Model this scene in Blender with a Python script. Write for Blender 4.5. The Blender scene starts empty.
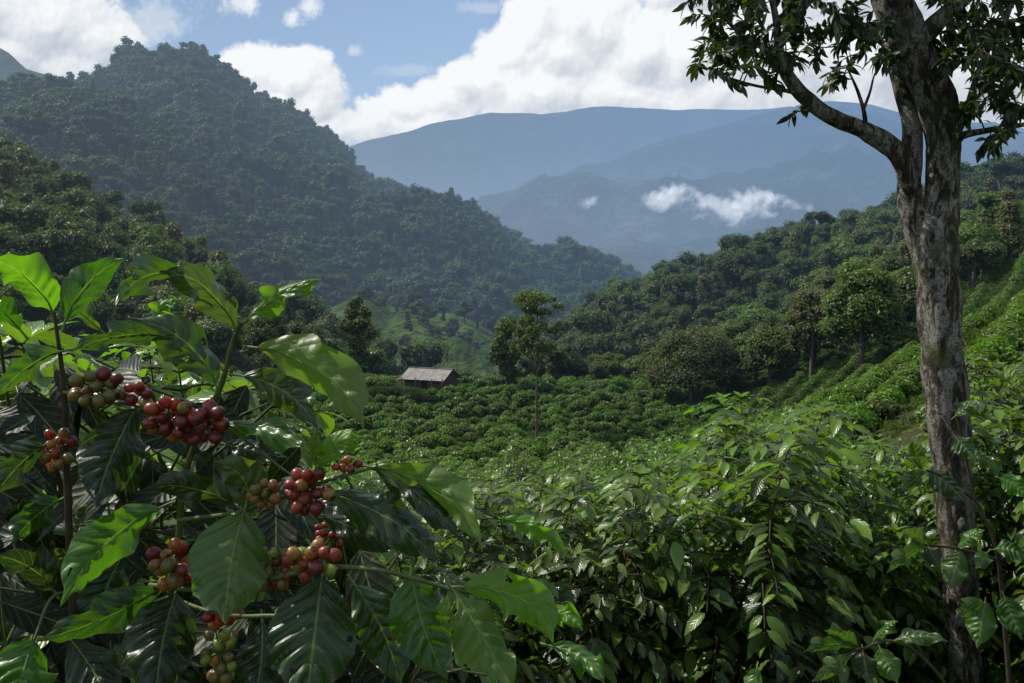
import bpy, math, random
import numpy as np
from mathutils import Vector

R = math.radians
rng = np.random.default_rng(7)
random.seed(7)
C = bpy.context.scene.collection
scene = bpy.context.scene

# ------------------------------------------------------------------ camera
LENS, F = 28.0, 1024 * 28.0 / 36.0
PITCH = -math.atan(41.5 / F)
CAM = np.array([0.0, 0.0, 2.05])
FW = np.array([0, math.cos(PITCH), math.sin(PITCH)])
UP = np.array([0, -math.sin(PITCH), math.cos(PITCH)])
RT = np.array([1.0, 0, 0])
cd = bpy.data.cameras.new('camera')
cam = bpy.data.objects.new('camera', cd); C.objects.link(cam)
cd.lens = LENS; cd.sensor_width = 36; cd.clip_end = 60000; cd.clip_start = 0.02
cam.location = CAM.tolist(); cam.rotation_euler = (R(90) + PITCH, 0, 0)
scene.camera = cam


def ray(px, py):
    return FW + (px - 512) / F * RT + (341.5 - py) / F * UP


def at(px, py, Y):
    d = ray(px, py); return CAM + d * (Y / d[1])


def proj(P):
    v = np.asarray(P, float) - CAM
    z = v @ FW
    return 512 + F * (v @ RT) / z, 341.5 - F * (v @ UP) / z, z


# ------------------------------------------------------------------ noise
def _hash(ix, iy, s):
    n = (ix.astype(np.int64) * 374761393 + iy.astype(np.int64) * 668265263 + s * 1274126177) & 0x7fffffff
    n = ((n ^ (n >> 13)) * 1274126177) & 0x7fffffff
    return ((n ^ (n >> 16)) & 0xffff) / 65535.0


def vnoise(x, y, s=0):
    x = np.asarray(x, float); y = np.asarray(y, float)
    ix = np.floor(x); iy = np.floor(y); fx = x - ix; fy = y - iy
    fx = fx * fx * (3 - 2 * fx); fy = fy * fy * (3 - 2 * fy)
    a = _hash(ix, iy, s); b = _hash(ix + 1, iy, s); c = _hash(ix, iy + 1, s); d = _hash(ix + 1, iy + 1, s)
    return (a * (1 - fx) + b * fx) * (1 - fy) + (c * (1 - fx) + d * fx) * fy - 0.5


def fbm(x, y, o=4, s=0):
    t = 0; a = 1.0
    for i in range(o):
        t = t + a * vnoise(np.asarray(x) * 2 ** i, np.asarray(y) * 2 ** i, s + i * 17); a *= .5
    return t


def ridged(x, y, o=4, s=0):
    t = 0; a = 1.0
    for i in range(o):
        t = t + a * (1 - 4 * np.abs(vnoise(x * 2 ** i, y * 2 ** i, s + i * 13))); a *= .5
    return t


# ------------------------------------------------------------------ mesh accumulator
class Acc:
    def __init__(s):
        s.v = []; s.f = []; s.uv = []; s.t = []; s.n = 0; s.mi = []; s.sm = []

    def add(s, v, f, uv=None, tone=0.0, mi=0, smooth=True):
        v = np.asarray(v, float).reshape(-1, 3); f = np.asarray(f, int)
        s.v.append(v); s.f.append(f + s.n)
        s.uv.append(np.zeros((len(v), 2)) if uv is None else np.asarray(uv, float).reshape(-1, 2))
        s.t.append(np.broadcast_to(np.asarray(tone, float), (len(v),)))
        s.mi.append(np.full(len(f), mi)); s.sm.append(np.full(len(f), smooth)); s.n += len(v)

    def mesh(s, name, mats):
        v = np.concatenate(s.v); uv = np.concatenate(s.uv); t = np.concatenate(s.t)
        me = bpy.data.meshes.new(name)
        nv = len(v); me.vertices.add(nv); me.vertices.foreach_set('co', v.ravel())
        lens = np.concatenate([np.full(len(f), f.shape[1]) for f in s.f])
        loops = np.concatenate([f.ravel() for f in s.f]); starts = np.concatenate([[0], np.cumsum(lens)[:-1]])
        me.loops.add(len(loops)); me.loops.foreach_set('vertex_index', loops.astype(np.int32))
        me.polygons.add(len(lens)); me.polygons.foreach_set('loop_start', starts.astype(np.int32))
        me.polygons.foreach_set('material_index', np.concatenate(s.mi).astype(np.int32))
        me.polygons.foreach_set('use_smooth', np.concatenate(s.sm))
        ul = me.uv_layers.new(name='UVMap'); ul.data.foreach_set('uv', uv[loops].ravel())
        a = me.attributes.new('tone', 'FLOAT', 'POINT'); a.data.foreach_set('value', t.astype(np.float32))
        me.update(calc_edges=True); me.validate()
        for m in (mats if isinstance(mats, (list, tuple)) else [mats]): me.materials.append(m)
        return me


def link(name, me, parent=None, loc=(0, 0, 0), label=None, cat=None, group=None, kind=None):
    o = bpy.data.objects.new(name, me); C.objects.link(o); o.location = tuple(float(q) for q in loc)
    if parent: o.parent = parent
    tag(o, label, cat, group, kind); return o


def tag(o, label=None, cat=None, group=None, kind=None):
    if label: o['label'] = label
    if cat: o['category'] = cat
    if group: o['group'] = group
    if kind: o['kind'] = kind


def unit(v):
    v = np.asarray(v, float); return v / (np.linalg.norm(v, axis=-1, keepdims=True) + 1e-9)


def smooth_path(P, Rr, n=6):
    P = np.asarray(P, float); Rr = np.asarray(Rr, float)
    Q = np.vstack([2 * P[0] - P[1], P, 2 * P[-1] - P[-2]]); out = []; rr = []
    for i in range(len(P) - 1):
        a, b, c, d = Q[i:i + 4]
        for k in range(n):
            t = k / n
            out.append(.5 * ((2 * b) + (c - a) * t + (2 * a - 5 * b + 4 * c - d) * t * t + (3 * b - a - 3 * c + d) * t ** 3))
            rr.append(Rr[i] * (1 - t) + Rr[i + 1] * t)
    out.append(P[-1]); rr.append(Rr[-1])
    return np.array(out), np.array(rr)


def tube(acc, P, Rr, seg=8, n=6, noise=0.0, nscale=3.0, mi=0, tone=0.0, seed=0):
    P, Rr = smooth_path(P, Rr, n) if n > 1 else (np.asarray(P, float), np.asarray(Rr, float))
    T = unit(np.gradient(P, axis=0)); N = np.zeros_like(T)
    ref = np.array([0.31, -0.95, 0.05]); nn = unit(ref - T[0] * (ref @ T[0]))
    for i in range(len(P)):
        nn = unit(nn - T[i] * (nn @ T[i])); N[i] = nn
    B = np.cross(T, N); a = np.linspace(0, 2 * np.pi, seg, endpoint=False)
    L = np.concatenate([[0], np.cumsum(np.linalg.norm(np.diff(P, axis=0), axis=1))])
    rad = Rr[:, None] * np.ones(seg)
    if noise:
        A, LL = np.meshgrid(a, L)
        k = max(1, seg // 5)
        rad = rad * (1 + noise * (fbm(np.cos(A) * 1.6 + seed, LL * nscale + np.sin(A) * 1.6, 4, seed)))
    V = P[:, None] + rad[..., None] * (N[:, None] * np.cos(a)[None, :, None] + B[:, None] * np.sin(a)[None, :, None])
    m = len(P); i = np.arange(m - 1)[:, None] * seg; j = np.arange(seg)[None]; j2 = (j + 1) % seg
    f = np.stack([i + j, i + j2, i + seg + j2, i + seg + j], -1).reshape(-1, 4)
    uv = np.stack(np.broadcast_arrays(a[None] / 6.283, L[:, None]), -1)
    acc.add(V, f, uv, tone, mi)
    for e, o_ in ((0, 0), (m - 1, (m - 1) * seg)):
        acc.add(np.vstack([V[e], P[e][None]]), np.array([[q, (q + 1) % seg, seg] for q in range(seg)]), None, tone, mi)
    return P, Rr


def leaf_template(nt=5, ns=1, droop=.25, fold=.25, wr=.42, wave=0.0, quilt=0.0, phase=0.0, nv=8):
    t = np.linspace(0, 1, nt + 1); s = np.linspace(-1, 1, 2 * ns + 1)
    T, S = np.meshgrid(t, s, indexing='ij')
    w = np.sin(np.pi * T ** .92) ** .82 * (1 - .22 * T)
    w = np.where(T > .86, w * (1 - .35 * np.sin((T - .86) / .14 * np.pi)), w)
    x = T; y = S * w * wr * .5
    z = -droop * (T ** 2) + fold * np.abs(y) + wave * np.abs(S) ** 2 * w * np.sin(2 * np.pi * (nv * .5) * T + phase + S) \
        - quilt * w * (1 - np.abs(S) * .4) * np.abs(np.sin(np.pi * (nv * T - .22 * nv * np.abs(S)))) ** .6 * np.minimum(1, np.abs(S) * 4)
    V = np.stack([x, y, z], -1).reshape(-1, 3); m = 2 * ns + 1
    f = [[i * m + j, i * m + j + 1, (i + 1) * m + j + 1, (i + 1) * m + j] for i in range(nt) for j in range(m - 1)]
    return V, np.array(f), np.stack([S, T], -1).reshape(-1, 2)


def put_leaves(acc, tpl, P, D, N, L, tone, mi=0, smooth=True):
    """P bases, D directions, N up hints, L lengths"""
    V, f, uv = tpl; D = unit(D); Y = unit(np.cross(N, D)); Z = np.cross(D, Y); n = len(P)
    L = np.broadcast_to(L, (n,))
    W = P[:, None] + L[:, None, None] * (V[None, :, 0:1] * D[:, None] + V[None, :, 1:2] * Y[:, None] + V[None, :, 2:3] * Z[:, None])
    ff = (f[None] + (np.arange(n) * len(V))[:, None, None]).reshape(-1, f.shape[1])
    acc.add(W.reshape(-1, 3), ff, np.tile(uv, (n, 1)), np.repeat(np.broadcast_to(tone, (n,)), len(V)), mi, smooth)


# ------------------------------------------------------------------ materials
HAZE_L = 3300.0
HAZE_COL = (0.165, 0.245, 0.37)


class NT:
    def __init__(s, mat):
        s.t = mat.node_tree; s.n = s.t.nodes; s.l = s.t.links

    def new(s, ty, **k):
        n = s.n.new(ty)
        for a, b in k.items(): setattr(n, a, b)
        return n

    def set(s, sock, v):
        if hasattr(v, 'is_linked') or isinstance(v, bpy.types.NodeSocket): s.l.new(v, sock)
        elif v is not None: sock.default_value = v

    def m(s, op, a, b=0.0, c=None, clamp=False):
        n = s.new('ShaderNodeMath', operation=op, use_clamp=clamp); s.set(n.inputs[0], a); s.set(n.inputs[1], b)
        if c is not None: s.set(n.inputs[2], c)
        return n.outputs[0]

    def vm(s, op, a, b=(0, 0, 0)):
        n = s.new('ShaderNodeVectorMath', operation=op); s.set(n.inputs[0], a)
        if op == 'SCALE': s.set(n.inputs['Scale'], b)
        else: s.set(n.inputs[1], b)
        return n.outputs['Value'] if op in ('LENGTH', 'DOT_PRODUCT', 'DISTANCE') else n.outputs[0]

    def mix(s, f, a, b, blend='MIX'):
        n = s.new('ShaderNodeMix', data_type='RGBA', blend_type=blend); s.set(n.inputs[0], f)
        s.set(n.inputs[6], a if not isinstance(a, tuple) else (*a[:3], 1)); s.set(n.inputs[7], b if not isinstance(b, tuple) else (*b[:3], 1))
        return n.outputs[2]

    def noise(s, vec, scale, detail=3, rough=.5, out=0, dist=0.0):
        n = s.new('ShaderNodeTexNoise'); n.inputs['Scale'].default_value = scale; n.inputs['Detail'].default_value = detail
        n.inputs['Roughness'].default_value = rough; n.inputs['Distortion'].default_value = dist
        if vec is not None: s.l.new(vec, n.inputs['Vector'])
        return n.outputs[out]

    def ramp(s, f, lo, hi, a=0.0, b=1.0):
        n = s.new('ShaderNodeMapRange', interpolation_type='SMOOTHSTEP'); s.set(n.inputs[0], f)
        for i, q in zip((1, 2, 3, 4), (lo, hi, a, b)): n.inputs[i].default_value = q
        return n.outputs[0]

    def ms(s, f, a, b):
        n = s.new('ShaderNodeMixShader'); s.set(n.inputs[0], f); s.l.new(a, n.inputs[1]); s.l.new(b, n.inputs[2]); return n.outputs[0]

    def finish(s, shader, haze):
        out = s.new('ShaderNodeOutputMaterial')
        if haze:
            # aerial perspective: haze painted as surface glow by distance from the origin under the camera
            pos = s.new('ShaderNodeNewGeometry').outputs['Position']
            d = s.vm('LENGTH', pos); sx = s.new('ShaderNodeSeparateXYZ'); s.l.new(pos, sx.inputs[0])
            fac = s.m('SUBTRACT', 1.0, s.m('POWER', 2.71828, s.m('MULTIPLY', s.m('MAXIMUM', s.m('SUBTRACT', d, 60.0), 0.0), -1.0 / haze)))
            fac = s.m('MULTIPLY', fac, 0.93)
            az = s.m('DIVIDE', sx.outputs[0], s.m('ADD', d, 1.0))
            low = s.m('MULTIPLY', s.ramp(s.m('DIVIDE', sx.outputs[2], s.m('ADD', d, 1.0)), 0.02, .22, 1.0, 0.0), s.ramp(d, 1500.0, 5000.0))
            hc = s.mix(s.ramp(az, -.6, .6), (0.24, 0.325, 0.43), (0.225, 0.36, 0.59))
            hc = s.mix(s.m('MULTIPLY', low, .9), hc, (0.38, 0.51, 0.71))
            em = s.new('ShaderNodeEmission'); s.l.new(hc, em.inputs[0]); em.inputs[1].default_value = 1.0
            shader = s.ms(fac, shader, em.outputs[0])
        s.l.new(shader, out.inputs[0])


def newmat(name):
    m = bpy.data.materials.new(name); m.use_nodes = True; m.node_tree.nodes.clear()
    m.cycles.emission_sampling = 'NONE'
    return m, NT(m)


def foliage_mat(name, dark, light, haze=HAZE_L, trans=.3, rough=.5, spec=.3, vein=False, tcol=None, bump=0.0):
    m, t = newmat(name)
    at_ = t.new('ShaderNodeAttribute', attribute_name='tone').outputs['Fac']
    oi = t.new('ShaderNodeObjectInfo').outputs['Random']
    geo = t.new('ShaderNodeNewGeometry')
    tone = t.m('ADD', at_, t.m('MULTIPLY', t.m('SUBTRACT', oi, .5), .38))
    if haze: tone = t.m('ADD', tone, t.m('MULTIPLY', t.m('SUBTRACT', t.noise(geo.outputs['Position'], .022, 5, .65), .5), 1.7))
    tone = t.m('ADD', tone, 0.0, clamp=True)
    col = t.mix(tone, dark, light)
    hs = t.new('ShaderNodeHueSaturation'); t.l.new(col, hs.inputs['Color'])
    t.set(hs.inputs['Hue'], t.m('ADD', .478, t.m('MULTIPLY', oi, .035))); t.set(hs.inputs['Saturation'], t.m('ADD', .85, t.m('MULTIPLY', oi, .2)))
    col = hs.outputs[0]
    p = t.new('ShaderNodeBsdfPrincipled')
    p.inputs['Roughness'].default_value = rough; p.inputs['Specular IOR Level'].default_value = spec
    if vein:
        uv = t.new('ShaderNodeUVMap').outputs[0]; sx = t.new('ShaderNodeSeparateXYZ'); t.l.new(uv, sx.inputs[0])
        au = t.m('ABSOLUTE', sx.outputs[0])
        midr = t.ramp(au, .015, .05, 1, 0)
        k = t.m('FRACT', t.m('SUBTRACT', t.m('MULTIPLY', sx.outputs[1], 7.5), t.m('MULTIPLY', au, 2.0)))
        side = t.ramp(t.m('ABSOLUTE', t.m('SUBTRACT', k, .5)), .44, .5, 0, 1)
        v = t.m('MAXIMUM', midr, t.m('MULTIPLY', side, .5))
        tex = t.new('ShaderNodeTexCoord').outputs['Object']
        blot = t.noise(tex, 60, 4, .6)
        col = t.mix(t.m('MULTIPLY', t.ramp(blot, .35, .75), .35), col, t.mix(.5, col, (0.10, .12, .03)))
        # weathering: pale flecks and browned margins on some leaves
        fleck = t.m('MULTIPLY', t.ramp(t.noise(tex, 150, 3, .6), .64, .72), .6)
        col = t.mix(fleck, col, (0.16, .17, .07))
        edge = t.m('MULTIPLY', t.ramp(au, .90, 1.0), t.ramp(t.noise(tex, 35, 3, .6), .52, .66))
        col = t.mix(edge, col, (0.12, .06, .02))
        col = t.mix(v, col, t.mix(.55, col, (0.22, 0.30, 0.08)))
        b = t.new('ShaderNodeBump'); b.inputs['Strength'].default_value = .35; b.inputs['Distance'].default_value = .0022
        hgt = t.m('ADD', t.m('MULTIPLY', t.m('SINE', t.m('MULTIPLY', k, 3.14159)), 1.0), t.m('MULTIPLY', t.noise(tex, 260, 4, .65), .5))
        t.l.new(hgt, b.inputs['Height']); t.l.new(b.outputs[0], p.inputs['Normal'])
        t.set(p.inputs['Roughness'], t.m('ADD', rough - .08, t.m('MULTIPLY', t.noise(tex, 45, 3, .6), .22)))
    t.l.new(col, p.inputs['Base Color'])
    tr = t.new('ShaderNodeBsdfTranslucent')
    hs2 = t.mix(1.0, col, tcol or (1.9, 2.1, .7), 'MULTIPLY'); t.l.new(hs2, tr.inputs[0])
    sh = t.ms(trans, p.outputs[0], tr.outputs[0])
    t.finish(sh, haze)
    return m


def ground_mat(name, cols, scale, haze=HAZE_L, bump=.4, extra=None):
    m, t = newmat(name)
    pos = t.new('ShaderNodeNewGeometry').outputs['Position']
    a = t.noise(pos, scale, 6, .6); b = t.noise(pos, scale * 5.3, 5, .65)
    col = t.mix(t.ramp(a, .35, .65), cols[0], cols[1]); col = t.mix(t.ramp(b, .45, .7), col, cols[2])
    if extra: col = extra(t, pos, col)
    p = t.new('ShaderNodeBsdfPrincipled'); p.inputs['Roughness'].default_value = .95; p.inputs['Specular IOR Level'].default_value = .1
    t.l.new(col, p.inputs['Base Color'])
    bm = t.new('ShaderNodeBump'); bm.inputs['Strength'].default_value = bump; bm.inputs['Distance'].default_value = 1 / scale * .3
    t.l.new(b, bm.inputs['Height']); t.l.new(bm.outputs[0], p.inputs['Normal'])
    t.finish(p.outputs[0], haze); return m


def bark_mat(name, lichen=True, haze=0, base=((0.018, .013, .009), (0.075, .055, .036))):
    m, t = newmat(name)
    tex = t.new('ShaderNodeTexCoord').outputs['Object']
    mp = t.new('ShaderNodeMapping'); mp.inputs['Scale'].default_value = (1, 1, .35); t.l.new(tex, mp.inputs[0])
    a = t.noise(mp.outputs[0], 28, 8, .7, dist=.4); b = t.noise(mp.outputs[0], 17, 7, .68, dist=.6); c = t.noise(tex, 75, 5, .7)
    g = t.noise(tex, 5.5, 4, .6)
    col = t.mix(t.ramp(a, .3, .7), *base)
    if lichen:
        lf = t.m('MULTIPLY', t.ramp(b, .435, .565), t.ramp(c, .33, .55)); col = t.mix(t.m('MULTIPLY', lf, .85), col, (0.27, .255, .215))
        lf2 = t.ramp(t.noise(mp.outputs[0], 30, 6, .68, dist=.8), .58, .68); col = t.mix(t.m('MULTIPLY', lf2, .7), col, (0.36, .35, .30))
        col = t.mix(t.m('MULTIPLY', t.ramp(g, .52, .66), .75), col, (0.045, .055, .018))
    p = t.new('ShaderNodeBsdfPrincipled'); p.inputs['Roughness'].default_value = .9; p.inputs['Specular IOR Level'].default_value = .2
    t.l.new(col, p.inputs['Base Color'])
    bm = t.new('ShaderNodeBump'); bm.inputs['Strength'].default_value = .8; bm.inputs['Distance'].default_value = .012
    t.l.new(t.m('ADD', a, t.m('MULTIPLY', c, .4)), bm.inputs['Height']); t.l.new(bm.outputs[0], p.inputs['Normal'])
    t.finish(p.outputs[0], haze); return m


def plain_mat(name, col, rough=.6, haze=0, var=.3, scale=8.0, spec=.3, bump=0.0, sss=0.0):
    m, t = newmat(name)
    tex = t.new('ShaderNodeTexCoord').outputs['Object']
    n = t.noise(tex, scale, 5, .65)
    c = t.mix(t.ramp(n, .3, .7), tuple(q * (1 - var) for q in col), tuple(min(1, q * (1 + var)) for q in col))
    p = t.new('ShaderNodeBsdfPrincipled'); p.inputs['Roughness'].default_value = rough; p.inputs['Specular IOR Level'].default_value = spec
    t.l.new(c, p.inputs['Base Color'])
    if bump:
        bm = t.new('ShaderNodeBump'); bm.inputs['Strength'].default_value = bump; t.l.new(n, bm.inputs['Height']); t.l.new(bm.outputs[0], p.inputs['Normal'])
    t.finish(p.outputs[0], haze); return m


def cherry_mat(name, a, b, mixlo=.35, mixhi=.65):
    m, t = newmat(name)
    tc = t.new('ShaderNodeTexCoord').outputs['Object']
    oi = t.new('ShaderNodeObjectInfo').outputs['Random']
    off = t.vm('ADD', tc, (0, 0, 0)); cx = t.new('ShaderNodeCombineXYZ'); t.set(cx.inputs[0], t.m('MULTIPLY', oi, 40.0)); t.l.new(cx.outputs[0], off.node.inputs[1])
    n = t.noise(off, 1.1, 3, .6); f = t.noise(off, 9, 3, .6)
    col = t.mix(t.ramp(n, mixlo, mixhi), a, b)
    col = t.mix(t.m('MULTIPLY', t.ramp(f, .58, .72), .18), col, (0.16, .08, .04))
    sz = t.new('ShaderNodeSeparateXYZ'); t.l.new(tc, sz.inputs[0])
    col = t.mix(t.ramp(sz.outputs[2], .985, 1.02), col, (0.03, .018, .01))
    p = t.new('ShaderNodeBsdfPrincipled'); t.l.new(col, p.inputs['Base Color'])
    t.set(p.inputs['Roughness'], t.m('ADD', .26, t.m('MULTIPLY', f, .22))); p.inputs['Specular IOR Level'].default_value = .42
    p.inputs['Subsurface Weight'].default_value = .12; p.inputs['Subsurface Scale'].default_value = .3; p.inputs['Subsurface Radius'].default_value = (.6, .15, .08)
    bm = t.new('ShaderNodeBump'); bm.inputs['Strength'].default_value = .12; t.l.new(f, bm.inputs['Height']); t.l.new(bm.outputs[0], p.inputs['Normal'])
    t.finish(p.outputs[0], 0); return m


M = {}
M['leaf'] = foliage_mat('coffee_leaf', (0.011, .034, .009), (0.09, .21, .02), 0, .34, .30, .5, vein=True)
M['leaf_mid'] = foliage_mat('coffee_leaf_mid', (0.008, .030, .005), (0.12, .235, .016), 0, .38, .25, .48, vein=True)
M['leaf_tree'] = foliage_mat('shade_tree_leaf', (0.014, .034, .010), (0.05, .10, .016), 0, .30, .42, .4, vein=False)
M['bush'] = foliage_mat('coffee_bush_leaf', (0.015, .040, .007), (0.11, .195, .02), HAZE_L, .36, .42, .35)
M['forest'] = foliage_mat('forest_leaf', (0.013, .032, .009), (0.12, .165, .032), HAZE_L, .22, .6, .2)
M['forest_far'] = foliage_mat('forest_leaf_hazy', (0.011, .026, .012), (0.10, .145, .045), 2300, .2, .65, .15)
M['leaf_young_sunlit'] = foliage_mat('young_sunlit_coffee_leaf', (0.035, .10, .010), (0.115, .225, .022), 0, .46, .36, .45, vein=True)  # brighter copy for young leaves and sunlit ones; the sunlight is in the albedo
M['leaf_shaded'] = foliage_mat('shaded_coffee_leaf', (0.003, .009, .003), (0.014, .036, .007), 0, .14, .4, .2, vein=True)  # shade inside the shrub put into a near-black leaf albedo
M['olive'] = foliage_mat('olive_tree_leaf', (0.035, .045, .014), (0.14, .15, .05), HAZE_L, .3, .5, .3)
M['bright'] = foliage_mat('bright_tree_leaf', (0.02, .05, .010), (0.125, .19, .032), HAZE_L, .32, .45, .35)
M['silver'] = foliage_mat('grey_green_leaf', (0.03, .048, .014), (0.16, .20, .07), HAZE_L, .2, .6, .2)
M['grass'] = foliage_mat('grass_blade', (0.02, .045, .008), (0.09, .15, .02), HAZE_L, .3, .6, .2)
M['bark'] = bark_mat('lichen_bark', base=((.012, .009, .006), (.058, .044, .030)))
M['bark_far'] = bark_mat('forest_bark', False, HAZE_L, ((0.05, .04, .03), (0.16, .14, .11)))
M['midrib'] = plain_mat('leaf_midrib', (0.13, .19, .045), .5, 0, .3, 30)
M['stem'] = plain_mat('coffee_stem_green', (0.075, .095, .028), .5, 0, .35, 30)
M['wood'] = plain_mat('coffee_stem_brown', (0.05, .036, .02), .8, 0, .4, 40, bump=.4)

# ------------------------------------------------------------------ sun + sky
EL, AZ = R(48), R(66)          # azimuth measured to the left of +Y
sd = np.array([-math.cos(EL) * math.sin(AZ), math.cos(EL) * math.cos(AZ), math.sin(EL)])
sun = bpy.data.lights.new('sun', 'SUN'); sun.energy = 5.0; sun.angle = R(.5); sun.color = (1, .94, .84)
so = bpy.data.objects.new('sun', sun); C.objects.link(so)
so.rotation_euler = Vector(sd.tolist()).to_track_quat('Z', 'Y').to_euler()
world = bpy.data.worlds.new('World'); scene.world = world; world.use_nodes = True; world.node_tree.nodes.clear()
world.cycles.sampling_method = 'MANUAL'; world.cycles.sample_map_resolution = 512
t = NT(world)
sky = t.new('ShaderNodeTexSky', sky_type='NISHITA'); sky.sun_disc = False; sky.sun_elevation = EL; sky.sun_rotation = AZ
sky.air_density = 1.3; sky.dust_density = 1.2; sky.ozone_density = 2.5; sky.altitude = 1200
dirv = t.new('ShaderNodeTexCoord').outputs['Generated']
sx = t.new('ShaderNodeSeparateXYZ'); t.l.new(dirv, sx.inputs[0])
yy = t.m('MAXIMUM', sx.outputs[1], .08)
U = t.m('DIVIDE', sx.outputs[0], yy); V = t.m('DIVIDE', sx.outputs[2], yy)
cxy = t.new('ShaderNodeCombineXYZ'); t.l.new(U, cxy.inputs[0]); t.l.new(V, cxy.inputs[1]); P0 = cxy.outputs[0]
BL = [(540, 90, 80, 40), (620, 92, 90, 34), (710, 90, 90, 34), (508, 52, 30, 34), (534, 30, 34, 36), (575, 20, 40, 34), (560, 50, 52, 40), (598, 30, 50, 42), (640, 48, 60, 46), (690, 55, 60, 50), (735, 62, 60, 52), (800, 62, 70, 58), (880, 60, 90, 62), (970, 70, 90, 62), (1080, 70, 90, 80), (840, -20, 130, 60), (690, -12, 42, 26),
      (462, 84, 26, 24), (442, 98, 26, 22), (408, 104, 30, 18), (380, 116, 28, 18), (352, 126, 24, 14), (420, 122, 50, 18), (490, 84, 30, 26),
      (290, 76, 40, 30), (314, 98, 26, 36), (258, 66, 32, 16), (280, 96, 30, 24), (330,128,26,20), (240, 62, 14, 6),
      (40, 22, 85, 38), (98, 34, 44, 26), (0, 45, 60, 30), (60, 60, 40, 18), (-60, 10, 90, 60),
       (1000, -160, 300, 90), (300, -330, 260, 90), (-300, -80, 160, 80), (1400, 30, 220, 90)]


def cloud_field(p):
    warp = t.noise(p, 9.0, 4, .55, out=1)
    q = t.vm('ADD', p, t.vm('SCALE', t.vm('SUBTRACT', warp, (.5, .5, .5)), .05))
    H = None
    for (bx, by, rx, ry) in BL:
        d0 = ray(bx, by); cu, cv = d0[0] / d0[1], d0[2] / d0[1]
        v = t.vm('MULTIPLY', t.vm('SUBTRACT', q, (cu, cv, 0)), (F / rx, F / ry, 0))
        ln = t.vm('LENGTH', v); h = t.m('MULTIPLY', t.m('SUBTRACT', 1.0 if min(rx, ry) > 11 else .72, ln), min(rx, ry) / 45.0 + (.15 if min(rx, ry) > 11 else .28))
        H = h if H is None else t.m('SMOOTH_MAX', H, h, .10)
    vo = t.new('ShaderNodeTexVoronoi', feature='F1'); vo.inputs['Scale'].default_value = 15; vo.inputs['Detail'].default_value = 5; vo.inputs['Roughness'].default_value = .62
    vo.normalize = True
    t.l.new(q, vo.inputs['Vector'])
    puff = t.m('SUBTRACT', .5, vo.outputs['Distance'])
    H = t.m('ADD', H, t.m('MULTIPLY', puff, 1.15))
    H = t.m('ADD', H, t.m('MULTIPLY', t.m('SUBTRACT', t.noise(q, 16, 8, .62), .5), .55))
    return H


H0 = cloud_field(P0)
H1 = cloud_field(t.vm('ADD', P0, (-.014, .020, 0)))
alpha = t.ramp(H0, -.02, .20)
H2 = cloud_field(t.vm('ADD', P0, (-.004, .006, 0)))
lit = t.m('ADD', .75, t.m('MULTIPLY', t.m('SUBTRACT', H0, H1), .85))
lit = t.m('ADD', lit, t.m('MULTIPLY', t.m('SUBTRACT', H0, H2), 1.1))
lit = t.m('SUBTRACT', lit, t.m('MULTIPLY', t.ramp(H0, .5, 1.5), .16))
lit = t.m('SUBTRACT', lit, t.m('MULTIPLY', t.ramp(U, .30, .62), .24))          # broad grey base over the right
lit = t.m('SUBTRACT', lit, t.m('MULTIPLY', t.ramp(U, -.42, -.56), .20))
lit = t.m('ADD', lit, t.m('MULTIPLY', t.m('SUBTRACT', t.noise(P0, 6, 4, .55), .5), .3), clamp=True)
ccol = t.mix(lit, (.54, .60, .68), (.94, .96, .98))
hz = t.ramp(V, .12, .26, .55, 0)
ccol = t.mix(hz, ccol, (.60, .68, .78))
skyc = t.mix(t.ramp(V, .10, .42, .5, .05), (1, 1, 1), (1, 1, 1))
bg1 = t.new('ShaderNodeBackground'); bg1.inputs[1].default_value = .115
t.l.new(sky.outputs[0], bg1.inputs[0])
veil = t.new('ShaderNodeBackground'); veil.inputs[0].default_value = (.44, .61, .85, 1)
base = t.ms(t.ramp(V, .12, .42, .70, .42), bg1.outputs[0], veil.outputs[0])
bg2 = t.new('ShaderNodeBackground'); t.l.new(ccol, bg2.inputs[0])
WN = t.noise(P0, 26, 7, .66, dist=.3)
for (bx, by, rx, ry, st) in ((240, 2, 34, 17, .95), (292, 17, 15, 14, .8), (307, 6, 15, 16, .8), (352, 50, 13, 9, .45), (480, 8, 30, 8, .25), (400, 70, 50, 9, .2), (150, 20, 60, 30, .5)):
    d0 = ray(bx, by); v = t.vm('MULTIPLY', t.vm('SUBTRACT', P0, (d0[0] / d0[1], d0[2] / d0[1], 0)), (F / rx, F / ry, 0))
    w = t.m('MULTIPLY', t.ramp(t.m('ADD', t.m('SUBTRACT', 1.0, t.vm('LENGTH', v)), t.m('MULTIPLY', t.m('SUBTRACT', WN, .5), 2.6)), .05, .85), st)
    alpha = t.m('MAXIMUM', alpha, w)
front = t.m('MULTIPLY', alpha, t.ramp(sx.outputs[1], .06, .2))
skyshader = t.ms(front, base, bg2.outputs[0])
bg3 = t.new('ShaderNodeBackground'); bg3.inputs[0].default_value = (.86, .90, .96, 1)      # broken cloud over the rest of the sky, behind and overhead
ov = t.m('MULTIPLY', t.ramp(t.noise(dirv, 2.6, 6, .55), .47, .60), t.m('MULTIPLY', t.ramp(sx.outputs[1], .35, .05), t.ramp(sx.outputs[2], .02, .25)))
wo = t.new('ShaderNodeOutputWorld'); t.l.new(t.ms(ov, skyshader, bg3.outputs[0]), wo.inputs[0])

# ------------------------------------------------------------------ terrain


def softp(x, k):
    return k * np.logaddexp(0, np.asarray(x, float) / k)


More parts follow.
